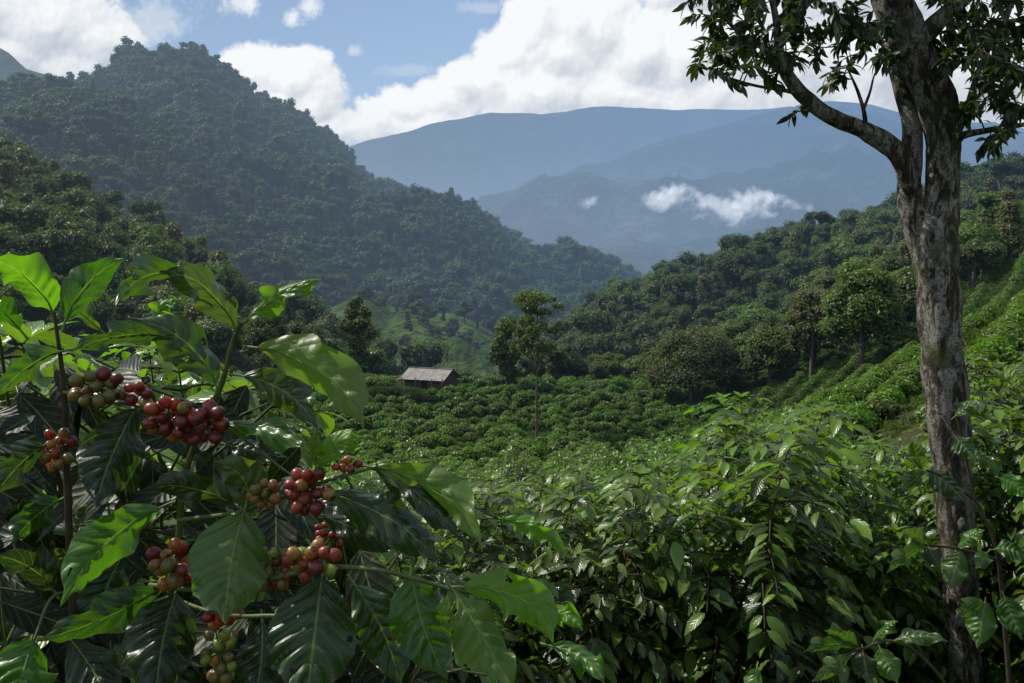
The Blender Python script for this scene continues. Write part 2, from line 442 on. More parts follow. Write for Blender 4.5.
def h(x, y):
    x = np.asarray(x, float); y = np.asarray(y, float)
    z = -.215 * softp(y - 1.0, 3) + (.215 + .135) * softp(y - 79, 7)
    z = z - (.135 + .42) * softp(y - 129, 5) + .42 * softp(y - 330, 30)
    x0 = 7 + .27 * softp(y - 45, 8)
    r = softp(x - x0, 4); z = z + .49 * r + .0012 * np.minimum(r, 60) ** 2
    z = z + .05 * softp(-x - 15, 5)
    z = z + .5 * fbm(x * .05 + 3, y * .05, 3, 5) * np.clip(y / 30, 0, 1) + .12 * fbm(x * .4, y * .4, 3, 6)
    far = np.clip((y - 260) / 200, 0, 1); far = far * far * (3 - 2 * far)
    return z * (1 - far) + far * (-95 + 12 * fbm(x * .002, y * .002, 4, 9))


def grid_sheet(name, X, Y, Z, mat, kind='structure'):
    ny, nx = X.shape; v = np.stack([X, Y, Z], -1).reshape(-1, 3)
    i = np.arange(ny - 1)[:, None] * nx; j = np.arange(nx - 1)[None]
    f = np.stack([i + j, i + j + 1, i + nx + j + 1, i + nx + j], -1).reshape(-1, 4)
    a = Acc(); a.add(v, f, None, 0); me = a.mesh(name, mat)
    return link(name, me, kind=kind)


M['soil'] = ground_mat('plantation_soil', ((.028, .022, .012), (.045, .055, .016), (.07, .10, .02)), .5)
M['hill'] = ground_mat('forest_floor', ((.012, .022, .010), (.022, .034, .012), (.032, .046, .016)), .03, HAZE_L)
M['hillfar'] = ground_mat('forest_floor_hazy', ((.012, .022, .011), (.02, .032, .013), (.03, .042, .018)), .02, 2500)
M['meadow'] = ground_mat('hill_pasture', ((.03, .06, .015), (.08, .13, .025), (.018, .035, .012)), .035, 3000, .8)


def ridge_extra(t, pos, col):
    n = t.noise(pos, .0022, 5, .6); n2 = t.noise(pos, .012, 3, .6)
    f = t.m('MULTIPLY', t.ramp(n, .50, .62), t.ramp(n2, .35, .6))
    return t.mix(t.m('MULTIPLY', f, .6), col, (.12, .15, .08))


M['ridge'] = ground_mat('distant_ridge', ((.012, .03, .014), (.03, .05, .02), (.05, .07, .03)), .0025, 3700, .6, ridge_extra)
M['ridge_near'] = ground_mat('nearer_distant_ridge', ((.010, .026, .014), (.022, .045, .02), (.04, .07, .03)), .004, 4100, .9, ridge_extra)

# one ground sheet, finer near the camera, out past the horizon
k = np.linspace(-1, 1, 261); xs = np.sign(k) * (np.abs(k) ** 3.2) * 20000 + k * 60
k = np.linspace(0, 1, 421); ys = -30 + k * 260 + (k ** 5) * 26000
X, Y = np.meshgrid(xs, ys); G = grid_sheet('ground', X, Y, h(X, Y), M['soil'])


def sheet(name, crest, base, mat, nx=160, ny=70, amp=10, scale=100., seed=1, bulge=.0, px0=-160, px1=1180, kind='structure', ridge_amp=.0, back=True, rowpow=1.0):
    """a hillside built where it stands: a crest line and a foot line, each (pixel column, pixel row, distance)"""
    crest = np.array(crest, float); base = np.array(base, float)
    px = np.linspace(px0, px1, nx)
    cr = np.interp(px, crest[:, 0], crest[:, 1]); cy = np.interp(px, crest[:, 0], crest[:, 2])
    br = np.interp(px, base[:, 0], base[:, 1]); by = np.interp(px, base[:, 0], base[:, 2])
    Cp = np.array([at(a, b, c) for a, b, c in zip(px, cr, cy)]); Bp = np.array([at(a, b, c) for a, b, c in zip(px, br, by)])
    T = np.linspace(0, 1, ny)[:, None]
    G_ = Bp[None] * (1 - T[..., None]) + Cp[None] * T[..., None]
    X, Y, Z = G_[..., 0], G_[..., 1], G_[..., 2]
    env = np.sin(np.pi * np.clip(T, 0, 1)) ** 1.1 * (1.15 - .8 * T)
    hgt = np.linalg.norm(Cp - Bp, axis=1)[None]
    Z = Z + bulge * hgt * env
    n = fbm(X / scale, Y / scale, 5, seed) * amp + ridge_amp * ridged(X / scale * .7 + 5, Y / scale * .5, 4, seed + 3)
    Z = Z + n * env * np.clip((hgt / hgt.max()) ** 2 * 1.5, .05, 1)
    Z = Z + fbm(px[None] * .03 + 0 * T, 0 * T, 3, seed + 9) * amp * .12 * T
    if back:
        K = 12; tb = np.linspace(.08, 1, K)[:, None]
        Xb = Cp[None, :, 0] + 0 * tb; Yb = Cp[None, :, 1] + tb * hgt * .6; Zb = Z[-1][None] - (tb ** 1.3) * hgt * .45
        X = np.vstack([X, Xb]); Y = np.vstack([Y, Yb]); Z = np.vstack([Z, Zb])
    o = grid_sheet(name, X, Y, Z, mat, kind)
    return dict(o=o, X=X, Y=Y, Z=Z, ny=ny, nx=nx)


def scatter(S, n, spacing, top=1.0, jitter=True, seed=0, tmin=0.0, cond=None):
    """positions on a sheet with even ground density"""
    r = np.random.default_rng(seed + 100)
    X, Y, Z = S['X'][:S['ny']], S['Y'][:S['ny']], S['Z'][:S['ny']]
    A = (np.hypot(np.diff(X, axis=1), np.diff(Y, axis=1))[:-1] * np.hypot(np.hypot(np.diff(X, axis=0), np.diff(Y, axis=0)), np.diff(Z, axis=0))[:, :-1])
    i0 = int(tmin * A.shape[0]); A[:i0] = 0; A[int(top * A.shape[0]):] = 0
    pr = (A / A.sum()).ravel(); c = r.choice(len(pr), n, p=pr); i, j = np.divmod(c, A.shape[1]); u = r.random(n); v = r.random(n)
    def bl(Q): return (Q[i, j] * (1 - u) + Q[i, j + 1] * u) * (1 - v) + (Q[i + 1, j] * (1 - u) + Q[i + 1, j + 1] * u) * v
    P = np.stack([bl(X), bl(Y), bl(Z)], -1)
    key = np.floor(P[:, 0] / spacing).astype(np.int64) * 1000003 + np.floor(P[:, 1] / spacing).astype(np.int64) * 1009 + np.floor(P[:, 2] / spacing).astype(np.int64)
    _, idx = np.unique(key, return_index=True); P = P[idx]
    r.shuffle(P)
    px, py, z = proj(P); P = P[(px > -90) & (px < 1120) & (py < 760)]
    return P


left_hill = sheet('left_hill', [(-160, 130, 1000), (0, 108, 1000), (30, 100, 1000), (60, 92, 1000), (100, 80, 1010), (122, 70, 1020), (138, 60, 1020), (160, 60, 1025), (185, 59, 1030), (200, 61, 1030), (212, 72, 1040), (240, 86, 1060), (255, 102, 1080), (275, 110, 1090), (290, 120, 1100), (305, 136, 1120), (330, 148, 1140), (350, 167, 1160), (375, 191, 1200), (410, 206, 1250), (440, 216, 1300), (480, 226, 1350), (505, 242, 1400), (540, 263, 1450), (580, 280, 1500), (620, 294, 1600), (660, 308, 1600), (700, 330, 1600), (760, 420, 1600), (1180, 700, 1600)],
                  [(-160, 400, 420), (300, 370, 430), (500, 365, 460), (620, 360, 500), (700, 420, 520), (1180, 800, 600)], M['hillfar'], 240, 110, 78, 250., 3, -.015, px1=800, ridge_amp=46)
mid_spur = sheet('hill_spur', [(-160, 78, 720), (0, 92, 720), (60, 97, 720), (100, 104, 710), (150, 126, 700), (200, 158, 690), (250, 196, 680), (330, 245, 650), (400, 305, 620), (470, 360, 600), (600, 480, 600)],
                 [(-160, 420, 330), (300, 400, 380), (600, 560, 400)], M['hillfar'], 120, 70, 34, 150., 11, .03, px1=520, ridge_amp=22)
near_slope = sheet('near_left_hill', [(-160, 110, 330), (-50, 150, 330), (0, 168, 325), (50, 200, 315), (100, 226, 300), (150, 252, 290), (185, 276, 280), (230, 312, 260), (300, 350, 230), (380, 385, 210), (600, 520, 200)],
                   [(-160, 400, 130), (200, 400, 140), (600, 640, 150)], M['hill'], 110, 60, 9, 60., 21, .03, px1=420, ridge_amp=4)
foothill = sheet('foothill_pasture', [(240, 360, 420), (300, 322, 420), (345, 300, 420), (368, 292, 420), (390, 306, 420), (425, 312, 420), (455, 314, 420), (500, 335, 420), (540, 356, 420), (600, 380, 420), (700, 460, 420)],
                 [(240, 420, 260), (700, 480, 280)], M['meadow'], 100, 40, 12, 45., 31, .05, px0=240, px1=650, ridge_amp=8)
right_hill = sheet('right_hill', [(520, 400, 620), (560, 350, 600), (600, 318, 580), (620, 302, 560), (650, 292, 540), (690, 277, 500), (720, 272, 480), (760, 261, 450), (800, 247, 410), (850, 237, 370), (900, 226, 340), (930, 207, 320), (980, 194, 290), (1024, 182, 260), (1100, 150, 240), (1180, 120, 230)],
                   [(520, 460, 170), (700, 430, 160), (850, 420, 140), (1024, 420, 128), (1180, 410, 120)], M['hill'], 150, 80, 18, 80., 41, .03, px0=520, ridge_amp=12)
ridge_left = sheet('far_blue_mountain', [(-160, 230, 9000), (200, 200, 9000), (300, 168, 9000), (340, 150, 9000), (400, 133, 9000), (450, 120, 9000), (490, 112, 9000), (540, 115, 9000), (580, 108, 9000), (620, 106, 9000), (680, 109, 9000), (740, 110, 9000), (790, 107, 9000), (900, 120, 9000), (1180, 150, 9000)],
                   [(-160, 300, 6600), (1180, 305, 6600)], M['ridge'], 400, 140, 220, 1300., 51, .0, ridge_amp=300)
ridge_right = sheet('far_right_mountain', [(380, 262, 6500), (440, 232, 6500), (500, 197, 6500), (530, 180, 6500), (560, 174, 6500), (580, 164, 6500), (610, 161, 6500), (650, 144, 6500), (700, 130, 6500), (750, 117, 6500), (800, 106, 6500), (830, 101, 6500), (870, 104, 6500), (920, 116, 6500), (1024, 128, 6500), (1180, 170, 6500)],
                    [(380, 310, 2600), (1180, 330, 2600)], M['ridge_near'], 420, 170, 200, 900., 61, -.02, px0=380, ridge_amp=270)
ridge_far_left = sheet('far_left_mountain', [(-160, 20, 2600), (-20, 38, 2600), (8, 52, 2600), (25, 68, 2600), (45, 74, 2600), (60, 84, 2600), (100, 120, 2600), (300, 300, 2600)],
                       [(-160, 300, 1700), (300, 320, 1700)], M['ridge'], 80, 40, 60, 300., 71, .0, px1=300, ridge_amp=30)

# ------------------------------------------------------------------ foliage pieces


def clumps(acc, lobes, n, size, seed, up=.35, tone_lo=.1, tone_hi=.75, aspect=.6, shell=(.75, 1.08), flat=.4):
    """leaf-sized diamonds spread through the outer volume of several lobes"""
    r = np.random.default_rng(seed); lobes = np.array(lobes, float)
    w = lobes[:, 3] ** 2; k = r.choice(len(lobes), n, p=w / w.sum())
    d = unit(r.normal(size=(n, 3))); flip = (d[:, 2] < -.25) & (r.random(n) < .75); d[flip, 2] *= -1
    rad = lobes[k, 3] * r.uniform(shell[0], shell[1], n)
    sq = lobes[k, 4] if lobes.shape[1] > 4 else np.full(n, .85)
    P = lobes[k, :3] + d * rad[:, None] * np.stack([np.ones(n), np.ones(n), sq], -1)
    N = unit(d + r.normal(size=(n, 3)) * flat + np.array([0, 0, up]))
    A = unit(np.cross(N, r.normal(size=(n, 3)))); B = np.cross(N, A); s = size * r.uniform(.6, 1.35, n)
    q = np.stack([P - A * s[:, None], P - B * (s * aspect)[:, None] + N * (s * .15)[:, None], P + A * s[:, None] - N * (s * .3)[:, None], P + B * (s * aspect)[:, None] + N * (s * .15)[:, None]], 1)
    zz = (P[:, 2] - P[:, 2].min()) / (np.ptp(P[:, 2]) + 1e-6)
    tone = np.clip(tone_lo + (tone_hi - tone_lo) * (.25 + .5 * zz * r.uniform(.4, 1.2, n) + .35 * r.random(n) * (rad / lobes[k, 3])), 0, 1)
    acc.add(q.reshape(-1, 3), np.arange(4 * n).reshape(-1, 4), np.tile([[0, 0], [1, .5], [0, 1], [-1, .5]], (n, 1)), np.repeat(tone, 4), 0, False)


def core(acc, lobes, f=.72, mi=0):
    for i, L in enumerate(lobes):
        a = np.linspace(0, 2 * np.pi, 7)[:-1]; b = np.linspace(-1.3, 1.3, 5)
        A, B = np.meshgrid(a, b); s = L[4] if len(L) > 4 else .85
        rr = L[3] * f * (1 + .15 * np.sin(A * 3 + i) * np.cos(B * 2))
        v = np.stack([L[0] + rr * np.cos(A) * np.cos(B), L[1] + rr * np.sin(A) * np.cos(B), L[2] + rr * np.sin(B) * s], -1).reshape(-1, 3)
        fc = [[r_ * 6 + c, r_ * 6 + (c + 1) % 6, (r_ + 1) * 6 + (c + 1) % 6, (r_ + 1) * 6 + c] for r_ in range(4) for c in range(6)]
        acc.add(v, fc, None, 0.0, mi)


def lobes_for(kind, seed):
    """a crown of unit height 1 standing on z=0, roughly 1 wide"""
    r = np.random.default_rng(seed); L = []
    if kind == 'round':
        for i in range(11):
            a = r.uniform(0, 6.283); q = r.uniform(.0, .30) ; z = r.uniform(.38, .80); q *= 1.15 - abs(z - .5)
            L.append([q * math.cos(a), q * math.sin(a), z, r.uniform(.14, .24), .85])
    elif kind == 'flat':
        for i in range(9):
            a = r.uniform(0, 6.283); q = r.uniform(.05, .42)
            L.append([q * math.cos(a), q * math.sin(a), r.uniform(.68, .84), r.uniform(.10, .19), .6])
    elif kind == 'tall':
        for i in range(12):
            z = .28 + .62 * i / 11; a = r.uniform(0, 6.283); q = r.uniform(0, .13) * (1.25 - z)
            L.append([q * math.cos(a), q * math.sin(a), z, r.uniform(.11, .18) * (1.2 - .5 * z), .9])
    elif kind == 'low':
        for i in range(9):
            a = r.uniform(0, 6.283); q = r.uniform(.0, .38)
            L.append([q * math.cos(a), q * math.sin(a), r.uniform(.22, .6), r.uniform(.18, .3), .75])
    return L


def crown_mesh(name, kind, seed, n, size, mat, **k):
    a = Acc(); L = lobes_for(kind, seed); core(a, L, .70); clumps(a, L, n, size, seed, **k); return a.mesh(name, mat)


def trunk_mesh(name, kind, seed, mat, r0=.03):
    a = Acc(); r = np.random.default_rng(seed); hgt = {'round': .6, 'flat': .72, 'tall': .85, 'low': .35}[kind]
    b = [[0, 0, -.08], [r.uniform(-.02, .02), r.uniform(-.02, .02), hgt * .5], [r.uniform(-.03, .03), r.uniform(-.03, .03), hgt]]
    tube(a, b, [r0 * 1.3, r0, r0 * .4], 7, 4, .15, 6)
    for L in lobes_for(kind, seed)[:6]:
        z = min(hgt * .95, max(hgt * .35, L[2] * .6)); tube(a, [[0, 0, z], [L[0] * .6, L[1] * .6, (z + L[2]) * .52], L[:3]], [r0 * .5, r0 * .35, r0 * .12], 5, 3)
    return a.mesh(name, mat)


KINDS_ = ['round', 'flat', 'round', 'low', 'round', 'tall']


def gn_scatter(name, P, scl, objs, mat_kind='stuff', seed=0, tilt=.12):
    """one object of uncountable vegetation: the variants repeated over the points"""
    r = np.random.default_rng(seed); n = len(P); me = bpy.data.meshes.new(name)
    me.vertices.add(n); me.vertices.foreach_set('co', np.asarray(P, float).ravel())
    for nm, ty, val in (('scl', 'FLOAT_VECTOR', np.asarray(scl).ravel()), ('rot', 'FLOAT_VECTOR', np.stack([r.uniform(-tilt, tilt, n), r.uniform(-tilt, tilt, n), r.uniform(0, 6.28, n)], -1).ravel())):
        a = me.attributes.new(nm, ty, 'POINT'); a.data.foreach_set('vector', val.astype(np.float32))
    a = me.attributes.new('var', 'INT', 'POINT'); a.data.foreach_set('value', r.integers(0, len(objs), n).astype(np.int32))
    o = link(name, me, kind=mat_kind)
    g = bpy.data.node_groups.new(name + '_nodes', 'GeometryNodeTree')
    g.interface.new_socket('Geometry', in_out='INPUT', socket_type='NodeSocketGeometry'); g.interface.new_socket('Geometry', in_out='OUTPUT', socket_type='NodeSocketGeometry')
    gi = g.nodes.new('NodeGroupInput'); go = g.nodes.new('NodeGroupOutput'); J = g.nodes.new('GeometryNodeJoinGeometry')

    def named(nm, ty):
        q = g.nodes.new('GeometryNodeInputNamedAttribute'); q.data_type = ty; q.inputs[0].default_value = nm; return q.outputs[0]
    rot = named('rot', 'FLOAT_VECTOR'); sc = named('scl', 'FLOAT_VECTOR'); var = named('var', 'INT')
    e2r = g.nodes.new('FunctionNodeEulerToRotation'); g.links.new(rot, e2r.inputs[0])
    for i, ob in enumerate(objs):
        oi = g.nodes.new('GeometryNodeObjectInfo'); oi.inputs[0].default_value = ob; oi.inputs['As Instance'].default_value = True
        cmp = g.nodes.new('FunctionNodeCompare'); cmp.data_type = 'INT'; cmp.operation = 'EQUAL'
        g.links.new(var, cmp.inputs[2]); cmp.inputs[3].default_value = i
        ip = g.nodes.new('GeometryNodeInstanceOnPoints')
        g.links.new(gi.outputs[0], ip.inputs['Points']); g.links.new(cmp.outputs[0], ip.inputs['Selection'])
        g.links.new(oi.outputs['Geometry'], ip.inputs['Instance']); g.links.new(e2r.outputs[0], ip.inputs['Rotation']); g.links.new(sc, ip.inputs['Scale'])
        g.links.new(ip.outputs[0], J.inputs[0])
    g.links.new(J.outputs[0], go.inputs[0])
    md = o.modifiers.new('scatter', 'NODES'); md.node_group = g
    return o

# ------------------------------------------------------------------ coffee plants


def coffee_arrays(seed, H=2.0, lev=20, nt=5, pairs=9, Lf=.14, spread=.78, bare=.0):
    r = np.random.default_rng(seed); aS = Acc(); aL = Acc()
    ns = 4 if nt > 3 else 3; stems = []; az = r.uniform(0, 6.28)
    for s in range(ns):
        Hs = H * (1 - .10 * s * r.uniform(.5, 1.3)); aa = az + s * 6.283 / ns + r.uniform(-.4, .4); le = r.uniform(.22, .42) * H / 2
        pts = [[.02 * math.cos(aa), .02 * math.sin(aa), -.15]] + [[le * q ** 1.3 * math.cos(aa) + r.uniform(-.03, .03), le * q ** 1.3 * math.sin(aa) + r.uniform(-.03, .03), Hs * q] for q in (.3, .55, .8, 1)]
        tube(aS, pts, [.020, .015, .010, .006, .0025], 6, 4); stems.append((np.array(pts), Hs))
    tpl = leaf_template(nt, 2 if nt > 3 else 1, .34, .24, .50, wave=.03 if nt > 3 else 0, quilt=.012 if nt > 7 else 0, nv=8)
    P, D, N, L, T = [], [], [], [], []
    for (pts, Hs) in stems:
        for k in range(lev):
            q = .18 + .82 * (k + r.uniform(-.3, .3)) / (lev - 1); q = min(q, 1); z = Hs * q
            c = np.array([np.interp(z, pts[:, 2], pts[:, 0]), np.interp(z, pts[:, 2], pts[:, 1]), z]); a0 = k * 1.571 + r.uniform(-.5, .5)
            for sgn in (0, math.pi):
                if r.random() < .12: continue
                a = a0 + sgn + r.uniform(-.25, .25); ln = spread * (1.0 - .74 * q ** 2.6) * r.uniform(.7, 1.15) * min(1, .55 + q * 2)
                d = np.array([math.cos(a), math.sin(a), 0]); up = .35 - .15 * (1 - q); m = max(2, int(pairs * ln / spread + 1.5))
                ts = np.linspace(0, 1, m + 1)
                B = c + d * (ts * ln)[:, None] + np.array([0, 0, 1]) * ((up * ts - (.38 + .25 * (1 - q)) * ts ** 2) * ln)[:, None]
                tube(aS, B, np.linspace(.006, .002, m + 1), 4, 1)
                for i in range(1, m + 1):
                    if ts[i] * ln < .10 and q < .8: continue
                    tt = unit(B[i] - B[i - 1]); sd_ = unit(np.cross(tt, [0, 0, 1]))
                    for sg in (-1, 1):
                        if r.random() < .08 + bare: continue
                        dd = unit(sd_ * sg * r.uniform(.7, 1.1) + tt * r.uniform(.45, .9) + np.array([0, 0, r.uniform(-.48, .2)]))
                        tip = i >= m - 1
                        P.append(B[i] + dd * .012); D.append(dd); N.append(unit(np.array([0, 0, 1]) + r.normal(size=3) * .28))
                        L.append(Lf * r.uniform(.7, 1.2) * (.62 if tip and r.random() < .6 else 1)); T.append(np.clip(((.48 + .52 * q ** 2) if tip else (.0 + .42 * q ** 3 + .16 * ts[i])) + r.normal() * .17, 0, 1))  # pale young tips; sunlit tops and dark interior also painted into tone
        for sg in range(4):
            a = sg * 1.571 + r.uniform(-.3, .3); P.append(pts[-1]); D.append([math.cos(a) * .6, math.sin(a) * .6, .55]); N.append([0, 0, 1.]); L.append(Lf * .7); T.append(.9)
    put_leaves(aL, tpl, np.array(P), np.array(D), np.array(N), np.array(L), np.array(T))
    return aS, aL


T0 = []
for s in range(4):
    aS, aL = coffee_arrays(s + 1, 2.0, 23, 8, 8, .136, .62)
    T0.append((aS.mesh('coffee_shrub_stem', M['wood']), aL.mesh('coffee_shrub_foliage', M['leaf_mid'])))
T1 = []
for s in range(4):
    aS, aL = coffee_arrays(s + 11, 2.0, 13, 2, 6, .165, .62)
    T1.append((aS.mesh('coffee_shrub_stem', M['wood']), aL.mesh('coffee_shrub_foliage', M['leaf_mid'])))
T2 = []
for s in range(4):
    r = np.random.default_rng(s); a = Acc(); L = [[r.uniform(-.35, .35), r.uniform(-.35, .35), r.uniform(.5, 1.15), r.uniform(.42, .62), .8] for _ in range(7)]
    L = [[x, y, z * .95, q, sq] for x, y, z, q, sq in L]
    core(a, L, .66); clumps(a, L, 760, .125, s, tone_lo=.0, tone_hi=.95, up=.5, shell=(.7, 1.32))
    st = Acc(); tube(st, [[0, 0, -.2], [0.02, 0, .3], [0, 0.02, .8]], [.04, .03, .02], 5, 2)
    T2.append((st.mesh('coffee_bush_stem', M['wood']), a.mesh('coffee_bush_foliage', M['bush'])))

TREE_PX = [(358, 116), (507, 120), (537, 93), (413, 113), (692, 104)]
tree_xy = [at(p, 380, y)[:2] for p, y in TREE_PX]
hut_c = at(431, 390, 122)[:2]
near_tree = at(950, 400, 4.5)


def clear(x, y, d=2.4):
    if math.hypot(x - near_tree[0], y - near_tree[1]) < .35: return False
    if abs(x - hut_c[0]) < 6.5 and -6 < y - hut_c[1] < 4: return False
    return all(math.hypot(x - a, y - b) > d for a, b in tree_xy)


cand = []   # (x, y, scale, scale_z, tier)
r = np.random.default_rng(99)
TOP = np.array([(-900, 330), (0, 318), (120, 322), (220, 345), (300, 440), (380, 480), (430, 480), (520, 470), (600, 462), (660, 452), (720, 440), (760, 398), (790, 386), (815, 400), (850, 436), (900, 425), (940, 420), (975, 372), (1000, 345), (1024, 335), (1120, 320)], float)
# the ones close to the camera, placed one by one: (x, y)
NEAR = [(-.35, 3.5), (.6, 4.7), (1.45, 4.6), (2.95, 3.25), (2.35, 2.35), (-.9, 4.4), (-.1, 5.4), (3.5, 4.2), (2.25, 5.0), (3.3, 5.6), (1.2, 6.1), (2.9, 6.9), (.3, 7.0), (4.1, 5.2), (-1.1, 6.3), (1.9, 7.6), (4.4, 7.0), (3.9, 8.4), (5.4, 8.2), (-.3, 8.6), (.9, 8.9), (-1.7, 7.9), (2.8, 9.1), (5.1, 6.2), (-1.05, 2.1), (-1.75, 2.3), (-1.3, 3.2), (-2.3, 3.4), (-2.2, 4.8), (-3.4, 5.0), (-3.0, 6.8), (-4.6, 7.0), (-2.6, 8.8), (-4.4, 9.2), (1.15, 4.0), (.45, 4.0), (.1, 4.4), (1.9, 5.9), (.75, 5.6), (3.5, 7.2), (-.5, 5.0), (.9, 5.2), (1.6, 5.3), (2.4, 5.9), (.2, 6.0), (1.5, 6.9), (2.1, 6.6)]
for x, y in NEAR:
    px = 512 + F * x / y
    gz = float(h(x, y)); tz = at(px, np.interp(px, TOP[:, 0], TOP[:, 1]) + r.uniform(0, 22), y)[2]
    hh = np.clip(tz - gz, 1.0, 2.75); cand.append((x, y, hh / 2 * r.uniform(.92, 1.05) if hh > 1.6 else .85, hh / 2, 0))
for yr in np.arange(10.4, 79, 2.3):
    for x in np.arange(-52, 62, 2.0):
        xx = x + r.uniform(-.55, .55); y = yr + r.uniform(-.5, .5); px = 512 + F * xx / y
        if px < -90 or px > 1110: continue
        x0 = 7 + .27 * max(0, y - 45)
        if xx > x0 + 2.5 and y > 19: continue
        s = r.uniform(.8, 1.15)
        if y < 20:
            gz = float(h(xx, y)); tz = at(px, np.interp(px, TOP[:, 0], TOP[:, 1]) + 8, y)[2]; s = min(s, max(.5, (tz - gz) / 2))
        cand.append((xx, y, s * 1.02, s, 1 if y < 34 else 2))
for i, yr in enumerate(np.arange(80, 127.5, 3.3)):
    for x in np.arange(-88, 60, 1.3):
        xx = x + r.uniform(-.4, .4); y = yr + 2.2 * math.sin(x * .055 + 1) + .9 * math.sin(x * .19 + i) + r.uniform(-.35, .35); px = 512 + F * xx / y
        if px < -80 or px > 1060 or r.random() < .07: continue
        x0 = 7 + .27 * (y - 45)
        if xx > x0 + 3 or not clear(xx, y): continue
        s = r.uniform(.62, 1.3); cand.append((xx, y, s * 1.05, s * r.uniform(.85, 1.15), 2))
dr = unit([.59, .81]); dn = np.array([-dr[1], dr[0]])
for c in np.arange(-60, 110, 3.5):
    for u in np.arange(-10, 170, 1.15):
        x, y = dr * u + dn * c + r.uniform(-.18, .18, 2)
        if y < 19 or y > 112: continue
        x0 = 7 + .27 * max(0, y - 45); px = 512 + F * x / y
        if x < x0 + 2.5 or px > 1090 or x > x0 + 95: continue
        if y > 96 and px < 900: continue
        s = r.uniform(.66, .84); cand.append((x, y, s * (1.02 if y < 48 else .88), s * .98, 2))

# ------------------------------------------------------------------ forest candidates
trees = []  # (P, height, width factor, sheet key)


def forest(S, n, spacing, hmean, key, hv=.35, top=1.0, seed=0, tmin=0, crest_boost=0.0, skip=None):
    P = scatter(S, n, spacing, top, seed=seed, tmin=tmin); rr = np.random.default_rng(seed)
    sh = ()
    for p in P:
        if skip is not None and skip(p): continue
        hh = hmean * min(1.9, math.exp(rr.normal() * hv * .85)); trees.append((p, hh, rr.uniform(.72, 1.08), key))


def patchy(p):
    return fbm(p[0] / 60., p[1] / 60., 2, 77) > .62


forest(left_hill, 90000, 11.0, 17.5, 'far', seed=1, tmin=.02, skip=patchy)
forest(mid_spur, 30000, 8.2, 13.5, 'far', seed=2, tmin=.05)
forest(near_slope, 9000, 6.0, 10.5, 'mid', seed=3, tmin=.1)
forest(right_hill, 40000, 5.4, 8.8, 'mid', seed=4, tmin=.05)
forest(foothill, 420, 8.0, 7.0, 'far', seed=5, skip=lambda p: fbm(p[0] / 30., p[1] / 30., 2, 5) < .1)
# taller trees standing out along the crests
for S, n, hm, key, seed in ((left_hill, 110, 14, 'far', 11), (right_hill, 50, 9.5, 'mid', 12), (near_slope, 30, 9, 'mid', 13)):
    rr = np.random.default_rng(seed); row = S['ny'] - 1
    for _ in range(n):
        j = rr.integers(0, S['nx']); i = row - rr.integers(0, 3)
        p = np.array([S['X'][i, j], S['Y'][i, j], S['Z'][i, j]]); px, py, z = proj(p)
        if -30 < px < 1060: trees.append((p - [0, 0, .5], hm * rr.uniform(.6, 1.35), rr.uniform(.75, 1.1), key))
# band of mixed trees behind the field, and on the right slope above the rows
rr = np.random.default_rng(31)
for _ in range(150):
    px = rr.uniform(-60, 800); y = rr.uniform(130, 175); x = (px - 512) / F * y
    if abs(px - 431) < 40 and y < 140: continue
    trees.append((np.array([x, y, float(h(x, y)) - .3]), (rr.uniform(5.5, 9.5) + max(0, y - 135) * .14 + (3 if px < 330 else 0)) * (.62 if 385 < px < 505 else 1), rr.uniform(.9, 1.4), 'band'))
for _ in range(110):
    px = rr.uniform(715, 1010); y = rr.uniform(92, 126); x = (px - 512) / F * y
    if px < 800 and y < 100: continue
    trees.append((np.array([x, y, float(h(x, y)) - .3]), rr.uniform(4.5, 8), rr.uniform(.9, 1.3), 'band'))
for _ in range(26):
    px = rr.uniform(590, 780); y = rr.uniform(124, 136); x = (px - 512) / F * y
    trees.append((np.array([x, y, float(h(x, y)) - .3]), rr.uniform(3.5, 7), rr.uniform(.9, 1.3), 'band'))

# ------------------------------------------------------------------ which of them the camera's side of the valley shows (near ones first)
cov = np.zeros((172, 257), bool); gy, gx = np.mgrid[0:172, 0:257] * 4.0
cov[(gx < 300) & (gy > 330)] = True; cov[(gx < 380) & (gy > 470)] = True; cov[gx > 2000] = True
items = []
for i, (x, y, s, sz, tier) in enumerate(cand):
    g = float(h(x, y)); px, py, z = proj([x, y, g + sz * 1.1]); items.append((z, 'c', i, px, py, .95 * s * F / z, .95 * sz * F / z, tier))
for i, (p, hh, w, key) in enumerate(trees):
    px, py, z = proj(p + [0, 0, hh * .58]); items.append((z, 't', i, px, py, hh * w * .40 * F / z, hh * .40 * F / z, key))
items.sort(key=lambda q: q[0])
vis = {}
for z, ty, i, px, py, rx, ry, tier in items:
    x0, x1 = int(max(0, (px - rx) // 4)), int(min(257, (px + rx) // 4 + 2)); y0, y1 = int(max(0, (py - ry) // 4)), int(min(172, (py + ry) // 4 + 2))
    if x0 >= x1 or y0 >= y1: vis[ty, i] = 0; continue
    e = ((gx[y0:y1, x0:x1] - px) / max(rx, 2.2)) ** 2 + ((gy[y0:y1, x0:x1] - py) / max(ry, 2.2)) ** 2 < 1
    sub = cov[y0:y1, x0:x1]; free = int((e & ~sub).sum()); vis[ty, i] = free * 16.0
    sub |= e
vc = sorted([i for i in range(len(cand))], key=lambda i: (cand[i][4] == 0 and -1e9 or 0) - vis['c', i])
pick_c = set(i for i in vc[:285] if vis['c', i] > 0 or cand[i][4] == 0)
vt = sorted(range(len(trees)), key=lambda i: -vis['t', i]); pick_t = set(i for i in vt[:285] if vis['t', i] > 0)
print('coffee', len(cand), 'visible', sum(1 for i in range(len(cand)) if vis['c', i] > 0), 'trees', len(trees), sum(1 for i in range(len(trees)) if vis['t', i] > 0))

